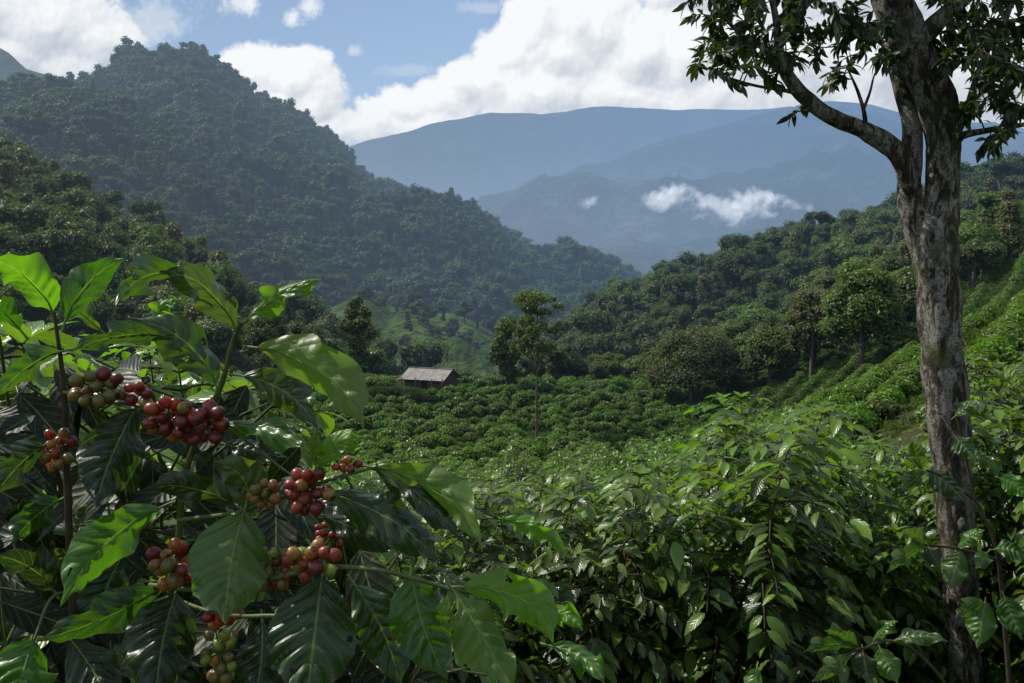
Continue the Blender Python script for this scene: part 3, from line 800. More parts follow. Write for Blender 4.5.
# ------------------------------------------------------------------ coffee shrubs: objects, and the rest as one mass
GC_NEAR = 'coffee shrubs standing close on the near slope'; GC_ROW = 'coffee bushes in rows across the field below'; GC_RIGHT = 'coffee bushes in the rows climbing the right slope'
srcs = {0: None, 1: None, 2: None}; rest = {1: [], 2: []}


def pos_words(px):
    return 'far left' if px < 300 else 'left of centre' if px < 440 else 'centre' if px < 600 else 'right of centre' if px < 760 else 'right' if px < 900 else 'far right'


def coffee_object(name, pair, x, y, s, sz, rz, label, group, stem=True):
    e = bpy.data.objects.new(name, None); C.objects.link(e); e.location = (x, y, float(h(x, y))); e.rotation_euler = (0, 0, rz)
    e.scale = (s, s, sz); tag(e, label, 'coffee bush', group)
    a = link('foliage', pair[1], e)
    if stem: link('stem', pair[0], e)
    return e, a


first = {}
for i, (x, y, s, sz, tier) in enumerate(cand):
    pair = (T0, T1, T2)[tier][i % 4]; rz = r.uniform(0, 6.28); px, py, z = proj([x, y, float(h(x, y)) + sz * 2])
    if i in pick_c:
        right = x > 7 + .27 * max(0, y - 45) + 3 and y > 34
        if tier == 0:
            lab = f"tall glossy coffee shrub near the viewer, {['just', 'well', 'far'][min(2, int(abs(px - 950) // 160))]} {'right' if px > 950 else 'left'} of the lichen trunk"
            grp = GC_NEAR
        elif tier == 1:
            lab = f"leafy coffee shrub among others on the descending slope, {pos_words(px)}"; grp = GC_NEAR
        elif right: lab = 'low coffee bush in the bright diagonal rows climbing the right hillside'; grp = GC_RIGHT
        else:
            rowk = 'in the back rows' if y > 118 else 'in the middle rows' if y > 100 else 'in the front rows'
            lab = f"rounded coffee bush {rowk} of the field, {pos_words(px)}"; grp = GC_ROW
        e, a = coffee_object('coffee_shrub', pair, x, y, s, sz, rz, lab, grp, stem=z < 40)
        first.setdefault((tier, i % 4), a)
    elif tier: rest[tier].append((x, y, s, sz))
for tier in (1, 2):
    Q = np.array(rest[tier]); src = [first[tier, k] for k in range(4) if (tier, k) in first]
    if len(Q): gn_scatter('coffee_plantation_rest' if tier == 2 else 'dense_coffee_rest', np.stack([Q[:, 0], Q[:, 1], h(Q[:, 0], Q[:, 1])], -1), np.stack([Q[:, 2], Q[:, 2], Q[:, 3]], -1), src, seed=tier, tilt=.06)

# weeds and grass between the rows
a = Acc(); rr = np.random.default_rng(5)
for kx in range(60):
    b = rr.uniform(-.5, .5, 2); d = unit([rr.normal() * .5, rr.normal() * .5, 1.0]); L = rr.uniform(.15, .42); w = unit(np.cross(d, rr.normal(size=3))) * rr.uniform(.01, .03)
    p = np.array([b[0], b[1], -.03]); q = p + d * L; e2 = q + (d * [1.8, 1.8, .1]) * L * .5
    a.add([p - w, p + w, q + w * .7, q - w * .7, e2], [[0, 1, 2, 3]], None, rr.uniform(.1, 1)); a.add([q - w * .7, q + w * .7, e2], [[0, 1, 2]], None, rr.uniform(.2, 1))
clumps(a, [[0, 0, .12, .35, .5], [.2, .2, .1, .3, .5], [-.25, .1, .1, .3, .5]], 110, .055, 3)
weed = a.mesh('weed_tuft', M['grass'])
wx = rr.uniform(-90, 95, 34000); wy = 1.5 + 128 * rr.random(34000) ** .8; wp = 512 + F * wx / wy; k = (wp > -80) & (wp < 1100) & ~((rr.random(34000) < .45) & (wy > 18) & (wy < 80) & (wx > 8 + .27 * np.maximum(0, wy - 45))); wx, wy = wx[k], wy[k]
ws = rr.uniform(.6, 1.3, len(wx)) * np.clip(wy / 50, .8, 1.3)
wo_ = link('weed_tuft_patch', weed, loc=(0.4, 88, float(h(.4, 88))), kind='stuff'); wo_.name = 'weeds'
gn_scatter('grass_and_weeds', np.stack([wx, wy, h(wx, wy)], -1), np.stack([ws, ws, ws], -1), [wo_], seed=9)

# ------------------------------------------------------------------ forest trees
VAR = {}
for key, mats, n, size in (('far', ['forest_far'] * 6, 330, .048), ('mid', ['forest', 'forest', 'forest', 'forest', 'forest', 'olive'], 900, .03), ('band', ['forest', 'olive', 'bright', 'forest', 'bright', 'olive'], 1700, .024)):
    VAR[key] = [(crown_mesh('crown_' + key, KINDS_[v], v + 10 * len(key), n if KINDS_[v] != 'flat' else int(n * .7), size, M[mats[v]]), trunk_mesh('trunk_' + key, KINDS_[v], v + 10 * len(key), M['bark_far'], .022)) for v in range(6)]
KW = ['rounded', 'flat topped', 'dense domed', 'low spreading', 'full crowned', 'tall narrow']
where = {'far': 'hazy forested mountain on the left', 'mid': 'forested hillside', 'band': 'strip of mixed trees beyond the coffee field'}
fsrc = {}; frest = {'far': [], 'mid': [], 'band': []}
for i, (p, hh, w, key) in enumerate(trees):
    v = int(rng.integers(0, 6))
    if key == 'far' and KINDS_[v] == 'low': v = 0
    px, py, z = proj(p)
    if i in pick_t or key == 'band':
        if vis['t', i] <= 0: continue
        side = 'left' if px < 540 else 'right'
        if key == 'mid': pl = f"the forested hillside on the {side}, {'high near its crest' if (side == 'right' and py < 260) or (side == 'left' and py < 230) else 'part way down'}"
        elif key == 'far': pl = 'the hazy left mountain'
        else: pl = f"the strip beyond the field, {'left of the hut' if px < 400 else 'between hut and round tree' if px < 650 else 'right of the round tree'}"
        e = bpy.data.objects.new('forest_tree', None); C.objects.link(e); e.location = p.tolist(); e.scale = (hh * w, hh * w, hh); e.rotation_euler = (0, 0, rng.uniform(0, 6.28))
        tag(e, f"{KW[v]} tree on {pl}", 'tree', f"{KW[v]} trees on {pl.split(',')[0]}")
        a = link('crown', VAR[key][v][0], e)
        link('trunk', VAR[key][v][1], e)
        fsrc.setdefault((key, v), a)
    else: frest[key].append((*p, hh * w, hh, v))
for key in ('far', 'mid'):
    Q = np.array(frest[key]); src = []
    for v in range(6):
        if (key, v) in fsrc: src.append(fsrc[key, v])
    if not src:
        src = [fsrc[kk] for kk in fsrc][:6]
    # split between the two sides of the valley
    for nm, sel in (('left', proj(Q[:, :3])[0] < 560), ('right', proj(Q[:, :3])[0] >= 560)):
        if sel.sum() > 5: gn_scatter({'far': 'distant_forest', 'mid': 'hillside_forest'}[key], Q[sel, :3], np.stack([Q[sel, 3], Q[sel, 3], Q[sel, 4]], -1), src, seed=3 if nm == 'left' else 4, tilt=.08)

# ------------------------------------------------------------------ single trees in and around the field


def special_tree(name, px, Y, toprow, wpx, shape, mat, n, size, label, seed, r0=.16, cat='tree', z0=None, trunk=True):
    x = (px - 512) / F * Y; gz = float(h(x, Y)); top = at(px, toprow, Y)[2]; H = top - gz; W = wpx / F * Y / 2; r = np.random.default_rng(seed); L = []
    if shape == 'dome':
        for i in range(46):
            a = r.uniform(0, 6.283); b = r.uniform(0, 1) ** .6; q = W * .74 * math.sin(b * 1.45); z = H * (.26 + .56 * math.cos(b * 1.5)); L.append([q * math.cos(a), q * math.sin(a), z + r.uniform(-.05, .05) * H, W * r.uniform(.2, .34), .9])
    elif shape == 'column':
        for i in range(30):
            f = r.random(); z = H * (.24 + .68 * f); q = W * r.uniform(.1, .72) * math.sin(math.pi * (.22 + .70 * f)) ; a = r.uniform(0, 6.283); L.append([q * math.cos(a), q * math.sin(a), z, W * r.uniform(.18, .34), .95])
    elif shape == 'open':
        for i in range(44):
            f = r.random(); z = H * (.58 + .38 * f); q = W * r.uniform(.2, .9) * (1 - .45 * f ** 2); a = r.uniform(0, 6.283); L.append([q * math.cos(a), q * math.sin(a), z, W * r.uniform(.12, .23), .7])
    elif shape == 'bush':
        for i in range(12):
            a = r.uniform(0, 6.283); q = W * r.uniform(0, .6); L.append([q * math.cos(a), q * math.sin(a), H * r.uniform(.3, .72), W * r.uniform(.3, .45), .8])
    e = bpy.data.objects.new(name, None); C.objects.link(e); e.location = (x, Y, gz); tag(e, label, cat)
    a = Acc()
    if shape != 'open': core(a, L, .55)
    clumps(a, L, n, size, seed, tone_lo=.05, tone_hi=.9, shell=(.55, 1.25), up=.45)
    link('crown', a.mesh('crown', mat), e)
    if trunk:
        a = Acc(); th = {'dome': .55, 'column': .85, 'open': .93, 'bush': .4}[shape] * H
        P, Rr = tube(a, [[0, 0, -.3], [r.uniform(-.1, .1), 0, th * .35], [r.uniform(-.2, .2), r.uniform(-.1, .1), th * .7], [0, 0, th]], [r0 * 1.25, r0, r0 * .75, r0 * .25], 9, 6, .12, 2)
        link('trunk', a.mesh('trunk', M['bark_far']), e)
        for Lb in L[::max(1, len(L) // 9)]:
            a = Acc(); zz = min(th * .95, max(th * .35, Lb[2] * .72)); k = int(np.argmin(abs(P[:, 2] - zz))); s = P[k]
            tube(a, [s, [Lb[0] * .5 + s[0] * .5, Lb[1] * .5, (s[2] + Lb[2]) * .52], Lb[:3]], [r0 * .38, r0 * .25, r0 * .06], 6, 4)
            link('limb', a.mesh('limb', M['bark_far']), e)
    return e


special_tree('field_tree', 358, 116, 294, 48, 'column', M['forest'], 5200, .28, 'dark leafy tree left of the hut at the field edge', 1)
special_tree('field_tree', 507, 118, 319, 44, 'column', M['forest'], 4200, .26, 'dense narrow dark tree at the far edge of the field, beside the tall thin one', 2)
special_tree('tall_thin_tree', 537, 93, 290, 86, 'open', M['bright'], 8000, .16, 'tall thin tree with pale bare trunk and sparse crown rising from the coffee field', 3, r0=.13)
special_tree('round_bush', 413, 111, 389, 26, 'bush', M['forest'], 1500, .17, 'round dark bush in the field just in front of the hut', 4, r0=.09, cat='bush')
special_tree('round_tree', 692, 104, 318, 98, 'dome', M['silver'], 16000, .17, 'big round grey green tree with broad dome crown at the right edge of the field', 5, r0=.3)
special_tree('slope_tree', 862, 80, 250, 84, 'dome', M['bright'], 7500, .21, 'bright green broad crowned tree above the diagonal coffee rows', 6, r0=.22)
special_tree('slope_tree', 905, 86, 262, 60, 'dome', M['bright'], 4500, .2, 'bright green tree just left of the lichen trunk above the rows', 7, r0=.2)
special_tree('slope_tree', 812, 92, 275, 60, 'dome', M['olive'], 4500, .2, 'olive green tree left of the bright tree above the rows', 8, r0=.2)
special_tree('slope_tree', 770, 98, 318, 56, 'dome', M['forest'], 3600, .2, 'dark green tree between the round tree and the bright slope tree', 9, r0=.2)
special_tree('hillside_tree', 77, 175, 192, 52, 'dome', M['olive'], 4000, .45, 'pale olive brown tree on the shaded left slope above the big coffee leaves', 10, r0=.3)
special_tree('hillside_tree', 207, 150, 246, 46, 'dome', M['olive'], 4000, .38, 'olive tree behind the upright shiny coffee leaves', 12, r0=.3)
special_tree('hillside_tree', 268, 122, 300, 50, 'dome', M['forest'], 4000, .3, 'dark tree behind the topmost coffee shoot', 13, r0=.25)

# ------------------------------------------------------------------ hut


def box(acc, c, s, mi=0, rz=0.0):
    v = np.array([[x, y, z] for x in (-.5, .5) for y in (-.5, .5) for z in (-.5, .5)]) * s + c
    acc.add(v, [[0, 1, 3, 2], [4, 6, 7, 5], [0, 4, 5, 1], [2, 3, 7, 6], [0, 2, 6, 4], [1, 5, 7, 3]], None, 0, mi, False)


m_, t_ = newmat('rusted_roof_sheet'); tex = t_.new('ShaderNodeTexCoord').outputs['Object']
col = t_.mix(t_.ramp(t_.noise(tex, 1.3, 6, .65), .35, .65), (.17, .15, .13), (.29, .27, .24)); col = t_.mix(t_.m('MULTIPLY', t_.ramp(t_.noise(tex, 3.5, 5, .7), .5, .68), .75), col, (.12, .07, .045))
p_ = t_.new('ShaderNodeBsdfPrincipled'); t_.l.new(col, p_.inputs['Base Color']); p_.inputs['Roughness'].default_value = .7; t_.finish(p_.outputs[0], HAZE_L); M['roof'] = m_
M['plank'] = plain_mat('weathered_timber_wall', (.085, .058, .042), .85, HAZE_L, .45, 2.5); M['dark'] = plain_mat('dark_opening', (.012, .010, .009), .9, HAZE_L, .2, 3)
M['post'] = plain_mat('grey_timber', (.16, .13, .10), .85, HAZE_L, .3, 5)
hx, hy = hut_c; hz_ = float(h(hx, hy))
hut = bpy.data.objects.new('farm_hut', None); C.objects.link(hut); hut.location = (hx, hy, hz_ - .1); hut.rotation_euler = (0, 0, R(-27))
tag(hut, 'small brown timber farm hut with weathered grey sheet roof at the top of the field', 'hut')
LX, LY, WH, RH = 6.9, 4.0, 1.9, 1.15
a = Acc()
for sx_, y0 in ((1, -LY / 2), (1, LY / 2)): box(a, [0, y0, WH / 2 - .35], [LX, .14, WH + .7])
for x0_ in (-LX / 2, LX / 2):
    box(a, [x0_, 0, WH / 2 - .353], [.13, LY - .15, WH + .69])
    a.add([[x0_ - .06, -LY / 2, WH], [x0_ - .06, LY / 2, WH], [x0_ - .06, 0, WH + RH], [x0_ + .06, -LY / 2, WH], [x0_ + .06, LY / 2, WH], [x0_ + .06, 0, WH + RH]], [[0, 1, 2], [3, 5, 4]], None, 0, 0, False)
for q in np.arange(-LX / 2 + .1, LX / 2, .28): box(a, [q, -LY / 2 - .085, WH / 2 - .35], [.035, .03, WH + .68])
link('wall', a.mesh('wall', M['plank']), hut)
a = Acc(); nx_ = 90
xs_ = np.linspace(-LX / 2 - .55, LX / 2 + .55, nx_); cor = .03 * np.sin(np.arange(nx_) * np.pi / 2)
for sg in (-1, 1):
    rows_ = []
    for q in (0, .34, .67, 1.0):
        y_ = sg * (LY / 2 + .75) * q; z_ = WH + RH + .10 - (RH + .42) * q; rows_.append(np.stack([xs_, np.full(nx_, y_), z_ + cor + (.02 if q in (.34,) else 0)], -1))
    v = np.array(rows_).reshape(-1, 3); f = [[i * nx_ + j, i * nx_ + j + 1, (i + 1) * nx_ + j + 1, (i + 1) * nx_ + j] for i in range(3) for j in range(nx_ - 1)]
    a.add(v, f, None, 0, 0, False); a.add(v - [0, 0, .03], f, None, 0, 0, False)
rf = link('roof', a.mesh('roof', M['roof']), hut)
a = Acc(); box(a, [0, 0, WH + RH + .14], [LX + 1.15, .34, .05]); link('ridge_cap', a.mesh('ridge_cap', M['roof']), rf)
a = Acc(); box(a, [.15, -LY / 2 - .11, .85], [.95, .05, 1.75]); link('door', a.mesh('door', M['dark']), hut)
for wx_ in (-2.3, 2.2):
    a = Acc(); box(a, [wx_, -LY / 2 - .11, 1.25], [.9, .05, .7]); w_ = link('window', a.mesh('window', M['dark']), hut)
    a = Acc()
    for c_, s_ in (([wx_, -LY / 2 - .14, 1.63], [1.08, .05, .08]), ([wx_, -LY / 2 - .14, .87], [1.08, .05, .08]), ([wx_, -LY / 2 - .142, 1.25], [.05, .045, .68])): box(a, c_, s_)
    link('frame', a.mesh('frame', M['post']), w_)
for q in (-LX / 2 - .2, LX / 2 + .2, -LX / 6, LX / 6 + .6):
    a = Acc(); box(a, [q, -LY / 2 - .62, WH / 2 - .35], [.12, .12, WH + .62]); link('post', a.mesh('post', M['post']), hut)

# ------------------------------------------------------------------ lichen barked shade tree at the right
TD = 4.5
tb = at(966, 700, TD); tb = np.array([tb[0], TD, float(h(tb[0], TD))])
tree = bpy.data.objects.new('shade_tree', None); C.objects.link(tree); tree.location = tb.tolist()
tag(tree, 'shade tree with dark lichen mottled forked trunk and leafy branches overhead', 'tree')


def pth(pts, dz=0):
    """(px,row,width px, depth offset) -> local points and radii"""
    P = [at(p[0], p[1], TD + (p[3] if len(p) > 3 else 0)) - tb for p in pts]
    return np.array(P), np.array([p[2] / 2 / F * (TD + (p[3] if len(p) > 3 else 0)) for p in pts])


a = Acc(); P, Rr = pth([(972, 760, 40), (966, 690, 32), (961, 600, 31), (957, 520, 34), (950, 440, 38), (943, 360, 39), (939, 290, 39), (938, 240, 38), (941, 205, 32), (944, 160, 31), (940, 114, 34), (922, 70, 34), (904, 30, 34), (888, -10, 36), (872, -70, 36), (850, -150, 28), (835, -260, 18)])
P0_ = P.copy(); P[0] = [P[1][0] + .02, P[1][1], -.25]
BR = [tube(a, P, Rr, 36, 9, .22, 7, seed=3)]
rr = np.random.default_rng(8)
for kk in range(34):       # knots and swellings on the bark
    s = BR[0][0][rr.integers(10, len(BR[0][0]) - 20)]; rad = np.interp(s[2], BR[0][0][:, 2], BR[0][1]); an = rr.uniform(0, 6.28); c = s + np.array([math.cos(an), math.sin(an), 0]) * rad * .86
    A_, B_ = np.meshgrid(np.linspace(0, 6.283, 9)[:-1], np.linspace(-1.4, 1.4, 6)); q = rr.uniform(.012, .035)
    v = np.stack([c[0] + q * np.cos(A_) * np.cos(B_), c[1] + q * np.sin(A_) * np.cos(B_), c[2] + q * 1.5 * np.sin(B_)], -1).reshape(-1, 3)
    a.add(v, [[i * 8 + j, i * 8 + (j + 1) % 8, (i + 1) * 8 + (j + 1) % 8, (i + 1) * 8 + j] for i in range(5) for j in range(8)])
link('trunk', a.mesh('trunk', M['bark']), tree)
PATHS = [
    ([(931, 275, 26, .02), (919, 232, 25, .04), (910, 195, 22, .05), (911, 160, 21, .06), (911, 125, 18, .09), (902, 88, 16, .14), (893, 50, 18, .2), (880, 0, 15, .3), (860, -70, 12, .45), (830, -140, 8, .5)], 'limb'),
    ([(911, 190, 20, .03), (903, 162, 19, .0), (888, 145, 19, -.03), (861, 129, 15.5, -.06), (828, 115, 15, -.1), (803, 95, 14.5, -.12), (786, 72, 12, -.14), (779, 48, 9, -.18), (776, 20, 7, -.22), (768, -20, 5, -.25), (760, -60, 3, -.28)], 'limb'),
    ([(948, 150, 16, -.04), (962, 136, 8, -.08), (985, 131, 6, -.1), (1010, 127, 5, -.12), (1040, 120, 4, -.1), (1080, 100, 3, 0)], 'branch'),
    ([(950, 140, 14, -.05), (964, 118, 7, -.1), (972, 92, 6, -.12), (984, 58, 5, -.15), (1005, 22, 4, -.2), (1020, -20, 3, -.2)], 'branch'),
    ([(915, 45, 22, -.05), (945, 15, 16, -.1), (975, -10, 12, -.15), (1010, -50, 9, -.2), (1060, -110, 6, -.3)], 'limb'),
    ([(866, 131, 5, -.06), (864, 112, 4, -.1), (858, 92, 3, -.1), (851, 76, 2, -.1), (846, 66, 1.2, -.1)], 'branch'),
    ([(864, 108, 3.5, -.1), (870, 92, 2.5, -.12), (874, 76, 1.8, -.12), (881, 62, 1, -.12)], 'branch'),
    ([(800, 93, 6, -.12), (782, 90, 4, -.15), (757, 86, 3, -.2), (735, 80, 2.6, -.25), (712, 70, 2, -.3), (698, 66, 1.4, -.3)], 'branch'),
    ([(786, 70, 7, -.14), (765, 50, 5, -.2), (742, 35, 4, -.25), (722, 15, 3, -.3), (705, -10, 2, -.3)], 'branch'),
    ([(779, 45, 6, -.18), (795, 20, 5, -.15), (815, -5, 4, -.1), (830, -40, 3, -.1)], 'branch'),
    ([(893, 40, 8, .1), (862, 25, 6, .05), (835, 15, 5, 0), (800, -10, 4, -.05), (780, -40, 3, -.1)], 'branch'),
    ([(815, 105, 3, -.1), (806, 110, 1.8, -.2), (796, 112, 1.5, -.25), (785, 118, 1.2, -.3)], 'branch'),
    ([(972, 96, 5, -.12), (995, 80, 3.5, -.15), (1020, 70, 2.5, -.2)], 'branch'),
]
samples = [BR[0][0][-40:]]
for k, (pts, nm) in enumerate(PATHS):
    a = Acc(); P, Rr = pth(pts); Pp, _ = tube(a, P, Rr, 20 if Rr[0] > .04 else 8, 8, .22 if Rr[0] > .03 else .1, 9, seed=20 + k)
    link(nm, a.mesh(nm, M['bark']), tree); samples.append(Pp)
rr = np.random.default_rng(44)
TG = [(702, 18, 22, 9), (712, 42, 18, 7), (722, 66, 14, 5), (738, 20, 30, 13), (745, 55, 24, 10), (742, 84, 10, 3), (775, 25, 32, 15), (768, 62, 22, 9), (770, 88, 10, 3), (800, 55, 20, 6), (812, 15, 34, 16), (846, 35, 28, 12), (872, 15, 28, 12), (884, 55, 14, 5), (850, 68, 9, 2), (829, 80, 6, 2), (698, 66, 6, 2), (788, 117, 9, 3), (835, 78, 8, 2),
      (985, 15, 34, 20), (1012, 45, 34, 22), (990, 75, 26, 17), (1016, 100, 18, 8), (975, 105, 14, 8), (962, 55, 22, 10), (985, 140, 12, 3), (998, 132, 18, 5), (960, 15, 26, 12), (948, 38, 16, 6), (965, 125, 12, 4), (1040, 60, 40, 18), (1060, 0, 50, 20),
      (720, -20, 40, 14), (770, -35, 50, 22), (830, -40, 50, 24), (890, -50, 50, 24), (950, -50, 50, 24), (1010, -40, 50, 20), (700, -60, 50, 14), (800, -110, 70, 26), (900, -140, 80, 30), (1000, -120, 70, 22), (850, -220, 90, 24), (960, -220, 80, 18)]
tw = Acc(); lf = Acc(); S = np.concatenate(samples); LP, LD, LN, LL, LT = [], [], [], [], []
tpl = leaf_template(5, 1, .28, .3, .37, wave=.02)
goals = []
for (cx_, cy_, rad, n) in TG:
    for _ in range(max(2, int(n * .95))):
        an = rr.uniform(0, 6.28); q = rad * math.sqrt(rr.random()); goals.append(at(cx_ + q * math.cos(an), cy_ + q * math.sin(an) * .9, TD - .12 + rr.normal() * (.16 + rad * .006)) - tb)
goals = np.array(goals); dmin = np.array([np.min(np.linalg.norm(S - g, axis=1)) for g in goals])
for gi_ in np.argsort(dmin):
    g = goals[gi_]; dd = np.linalg.norm(S - g, axis=1); s = S[int(np.argmin(dd))]; ln = np.linalg.norm(g - s)
    if ln < .04: continue
    mid = (s + g) / 2 + np.array([0, 0, .10 * ln]) + rr.normal(size=3) * .06 * ln
    Pp, _ = tube(tw, [s, mid, g], [.0035 + .004 * min(1, ln * 2), .003, .0012], 5, 5)
    S = np.vstack([S, Pp[2:]]); m = len(Pp); tl = unit(Pp[-1] - Pp[-3])
    for k in range(4 if ln < .2 else 2, m):
        for sg in (-1, 1):
            if rr.random() < .15: continue
            T_ = unit(Pp[k] - Pp[k - 1]); sdv = unit(np.cross(T_, rr.normal(size=3))); d = unit(T_ * .65 + sdv * .8 + np.array([0, 0, -.42]) + rr.normal(size=3) * .15)
            LP.append(Pp[k]); LD.append(d); LN.append(unit(np.array([0, 0, 1]) + rr.normal(size=3) * .6)); LL.append(rr.uniform(.05, .098)); LT.append(np.clip(rr.normal() * .2 + .35, 0, 1))
    LP.append(g); LD.append(unit(tl + [0, 0, -.2])); LN.append(np.array([0, 0, 1.]) + rr.normal(size=3) * .4); LL.append(.085); LT.append(.6)
put_leaves(lf, tpl, np.array(LP), np.array(LD), np.array(LN), np.array(LL), np.array(LT))
link('twigs', tw.mesh('twigs', M['wood']), tree, kind='stuff'); link('crown', lf.mesh('crown', M['leaf_tree']), tree)

# ------------------------------------------------------------------ hero coffee shrubs: leaf, branch, cherries built one by one
def hero_leaf(b, t, hw, db, dt, bend=(0, 0), roll=0.0, fold=.22, quilt=.010, wave=.012, tone=.2, sag=0.0, name='leaf', parent=None, org=None, mat=None, seed=0, nv=7):
    """b,t: base and tip (pixels); hw half width px; db,dt: their distances"""
    A = at(b[0], b[1], db); B = at(t[0], t[1], dt); mpx = ((b[0] + t[0]) / 2 + bend[0] * 2, (b[1] + t[1]) / 2 + bend[1] * 2); Mc = at(mpx[0], mpx[1], (db + dt) / 2 + sag)
    nt, ns = 34, 8; tt = np.linspace(0, 1, nt + 1)[:, None]
    Cc = (1 - tt) ** 2 * A + 2 * tt * (1 - tt) * Mc + tt ** 2 * B; T = unit(np.gradient(Cc, axis=0)); view = unit(Cc - CAM)
    lat = unit(np.cross(T, -view)); nr = np.cross(lat, T); nr = nr * np.sign(np.sum(nr * -view, axis=1))[:, None]
    c_, s_ = math.cos(roll), math.sin(roll); lat2 = lat * c_ + nr * s_; nr2 = nr * c_ - lat * s_
    D = (db + dt) / 2; W = hw / F * D; Lw = np.linalg.norm(np.diff(Cc, axis=0), axis=1).sum()
    s = np.linspace(-1, 1, 2 * ns + 1)[None]; t_ = tt
    w = np.sin(np.pi * t_ ** .84) ** .90 * (1 - .10 * t_); w = np.where(t_ > .84, w * (1 - .50 * np.sin((t_ - .84) / .16 * np.pi)), w); w = w / w.max()
    rs = np.random.default_rng(seed + 7); ph = rs.uniform(0, 6.28); ph2 = rs.uniform(0, 6.28)
    w = w * (1 + .018 * np.sin(2 * np.pi * nv * t_ + np.where(s > 0, ph, ph2)) * np.abs(s))
    y = s * w * W; nv = nv * rs.uniform(.85, 1.12)
    k = nv * t_ - .30 * nv * np.abs(s) * (W / max(Lw, 1e-6)) * 2.2
    z = -fold * np.abs(y) + quilt * W / .03 * w * (np.abs(np.sin(np.pi * (k + .25 * np.sin(5 * t_ + ph)))) ** .8 - .6) * .85 * (1 + .5 * np.sin(7 * t_ + ph2 + s)) * np.minimum(1, np.abs(s) * 5) * (1 - .35 * np.abs(s)) \
        + wave * np.abs(s) ** 2.2 * w * (np.sin(np.pi * nv * .55 * t_ + np.where(s > 0, ph, ph2)) + .5 * np.sin(np.pi * nv * t_ + ph2 * 2)) - .16 * (np.abs(s) ** 2) * w * W
    z = z - np.where(np.abs(s) < .02, .0012, 0)
    V = Cc[:, None] + lat2[:, None] * y[..., None] + nr2[:, None] * z[..., None]
    m = 2 * ns + 1; f = [[i * m + j, i * m + j + 1, (i + 1) * m + j + 1, (i + 1) * m + j] for i in range(nt) for j in range(m - 1)]
    uv = np.stack(np.broadcast_arrays(s, t_), -1)
    if rs.random() < .4 and hw > 12:            # insect bites
        for _ in range(rs.integers(1, 4)):
            bi, bj, br = rs.uniform(5, nt - 5), rs.choice([rs.uniform(.5, 5), rs.uniform(m - 6, m - 1.5)]), rs.uniform(.5, 1.25)
            f = [q for q in f if ((q[0] // m - bi) * .8) ** 2 + (q[0] % m - bj) ** 2 > br ** 2 or rs.random() < .1]
    a = Acc(); a.add(V - org, f, uv, tone)
    # petiole
    me = a.mesh(name, mat or (M['leaf_young_sunlit'] if tone >= .72 else M['leaf'])); o = link(name, me, parent)
    pe = Acc(); p0 = A - T[0] * .016 + nr2[0] * .002; tube(pe, np.array([p0, A, Cc[6], Cc[20]]) - org - nr2[6] * .0012, [.0018, .0014, .0010, .0003], 5, 4)
    link('midrib', pe.mesh('midrib', M['midrib']), o)
    return o


def hero_stem(parent, org, pts, name='branch', mat='stem', noise=.12):
    P = np.array([at(p[0], p[1], p[3]) for p in pts]) - org; Rr = [p[2] / 2 / F * p[3] for p in pts]
    a = Acc(); tube(a, P, Rr, 10, 7, noise, 60, seed=len(pts)); return link(name, a.mesh(name, M[mat]), parent)


M['ch_red'] = cherry_mat('cherry_red', (.12, .012, .010), (.21, .045, .018)); M['ch_dark'] = cherry_mat('cherry_dark_red', (.06, .009, .009), (.15, .018, .012))
M['ch_orange'] = cherry_mat('cherry_turning', (.21, .055, .018), (.17, .13, .025), .40, .6); M['ch_olive'] = cherry_mat('cherry_olive', (.085, .10, .018), (.16, .075, .02), .42, .7); M['ch_green'] = cherry_mat('cherry_green', (.10, .16, .02), (.20, .22, .03))
CH = {}
for k_ in ('ch_red', 'ch_dark', 'ch_orange', 'ch_olive', 'ch_green'):
    a = Acc(); A_, B_ = np.meshgrid(np.linspace(0, 2 * np.pi, 25)[:-1], np.linspace(-np.pi / 2 + .02, np.pi / 2 - .02, 19)); zz = np.sin(B_); rr_ = np.cos(B_) * (1 + .03 * np.cos(2 * A_))
    zz = zz * 1.18; zz = np.where(B_ > 1.25, zz - (B_ - 1.25) * .16, zz)
    v = np.stack([rr_ * np.cos(A_), rr_ * np.sin(A_), zz], -1).reshape(-1, 3); a.add(v, [[i * 24 + j, i * 24 + (j + 1) % 24, (i + 1) * 24 + (j + 1) % 24, (i + 1) * 24 + j] for i in range(18) for j in range(24)])
    n0 = 18 * 24; a.add(np.vstack([v[n0:n0 + 24], [[0, 0, v[n0:n0 + 24, 2].mean() - .02]]]), [[j, (j + 1) % 24, 24] for j in range(24)])
    CH[k_] = a.mesh('cherry', M[k_])


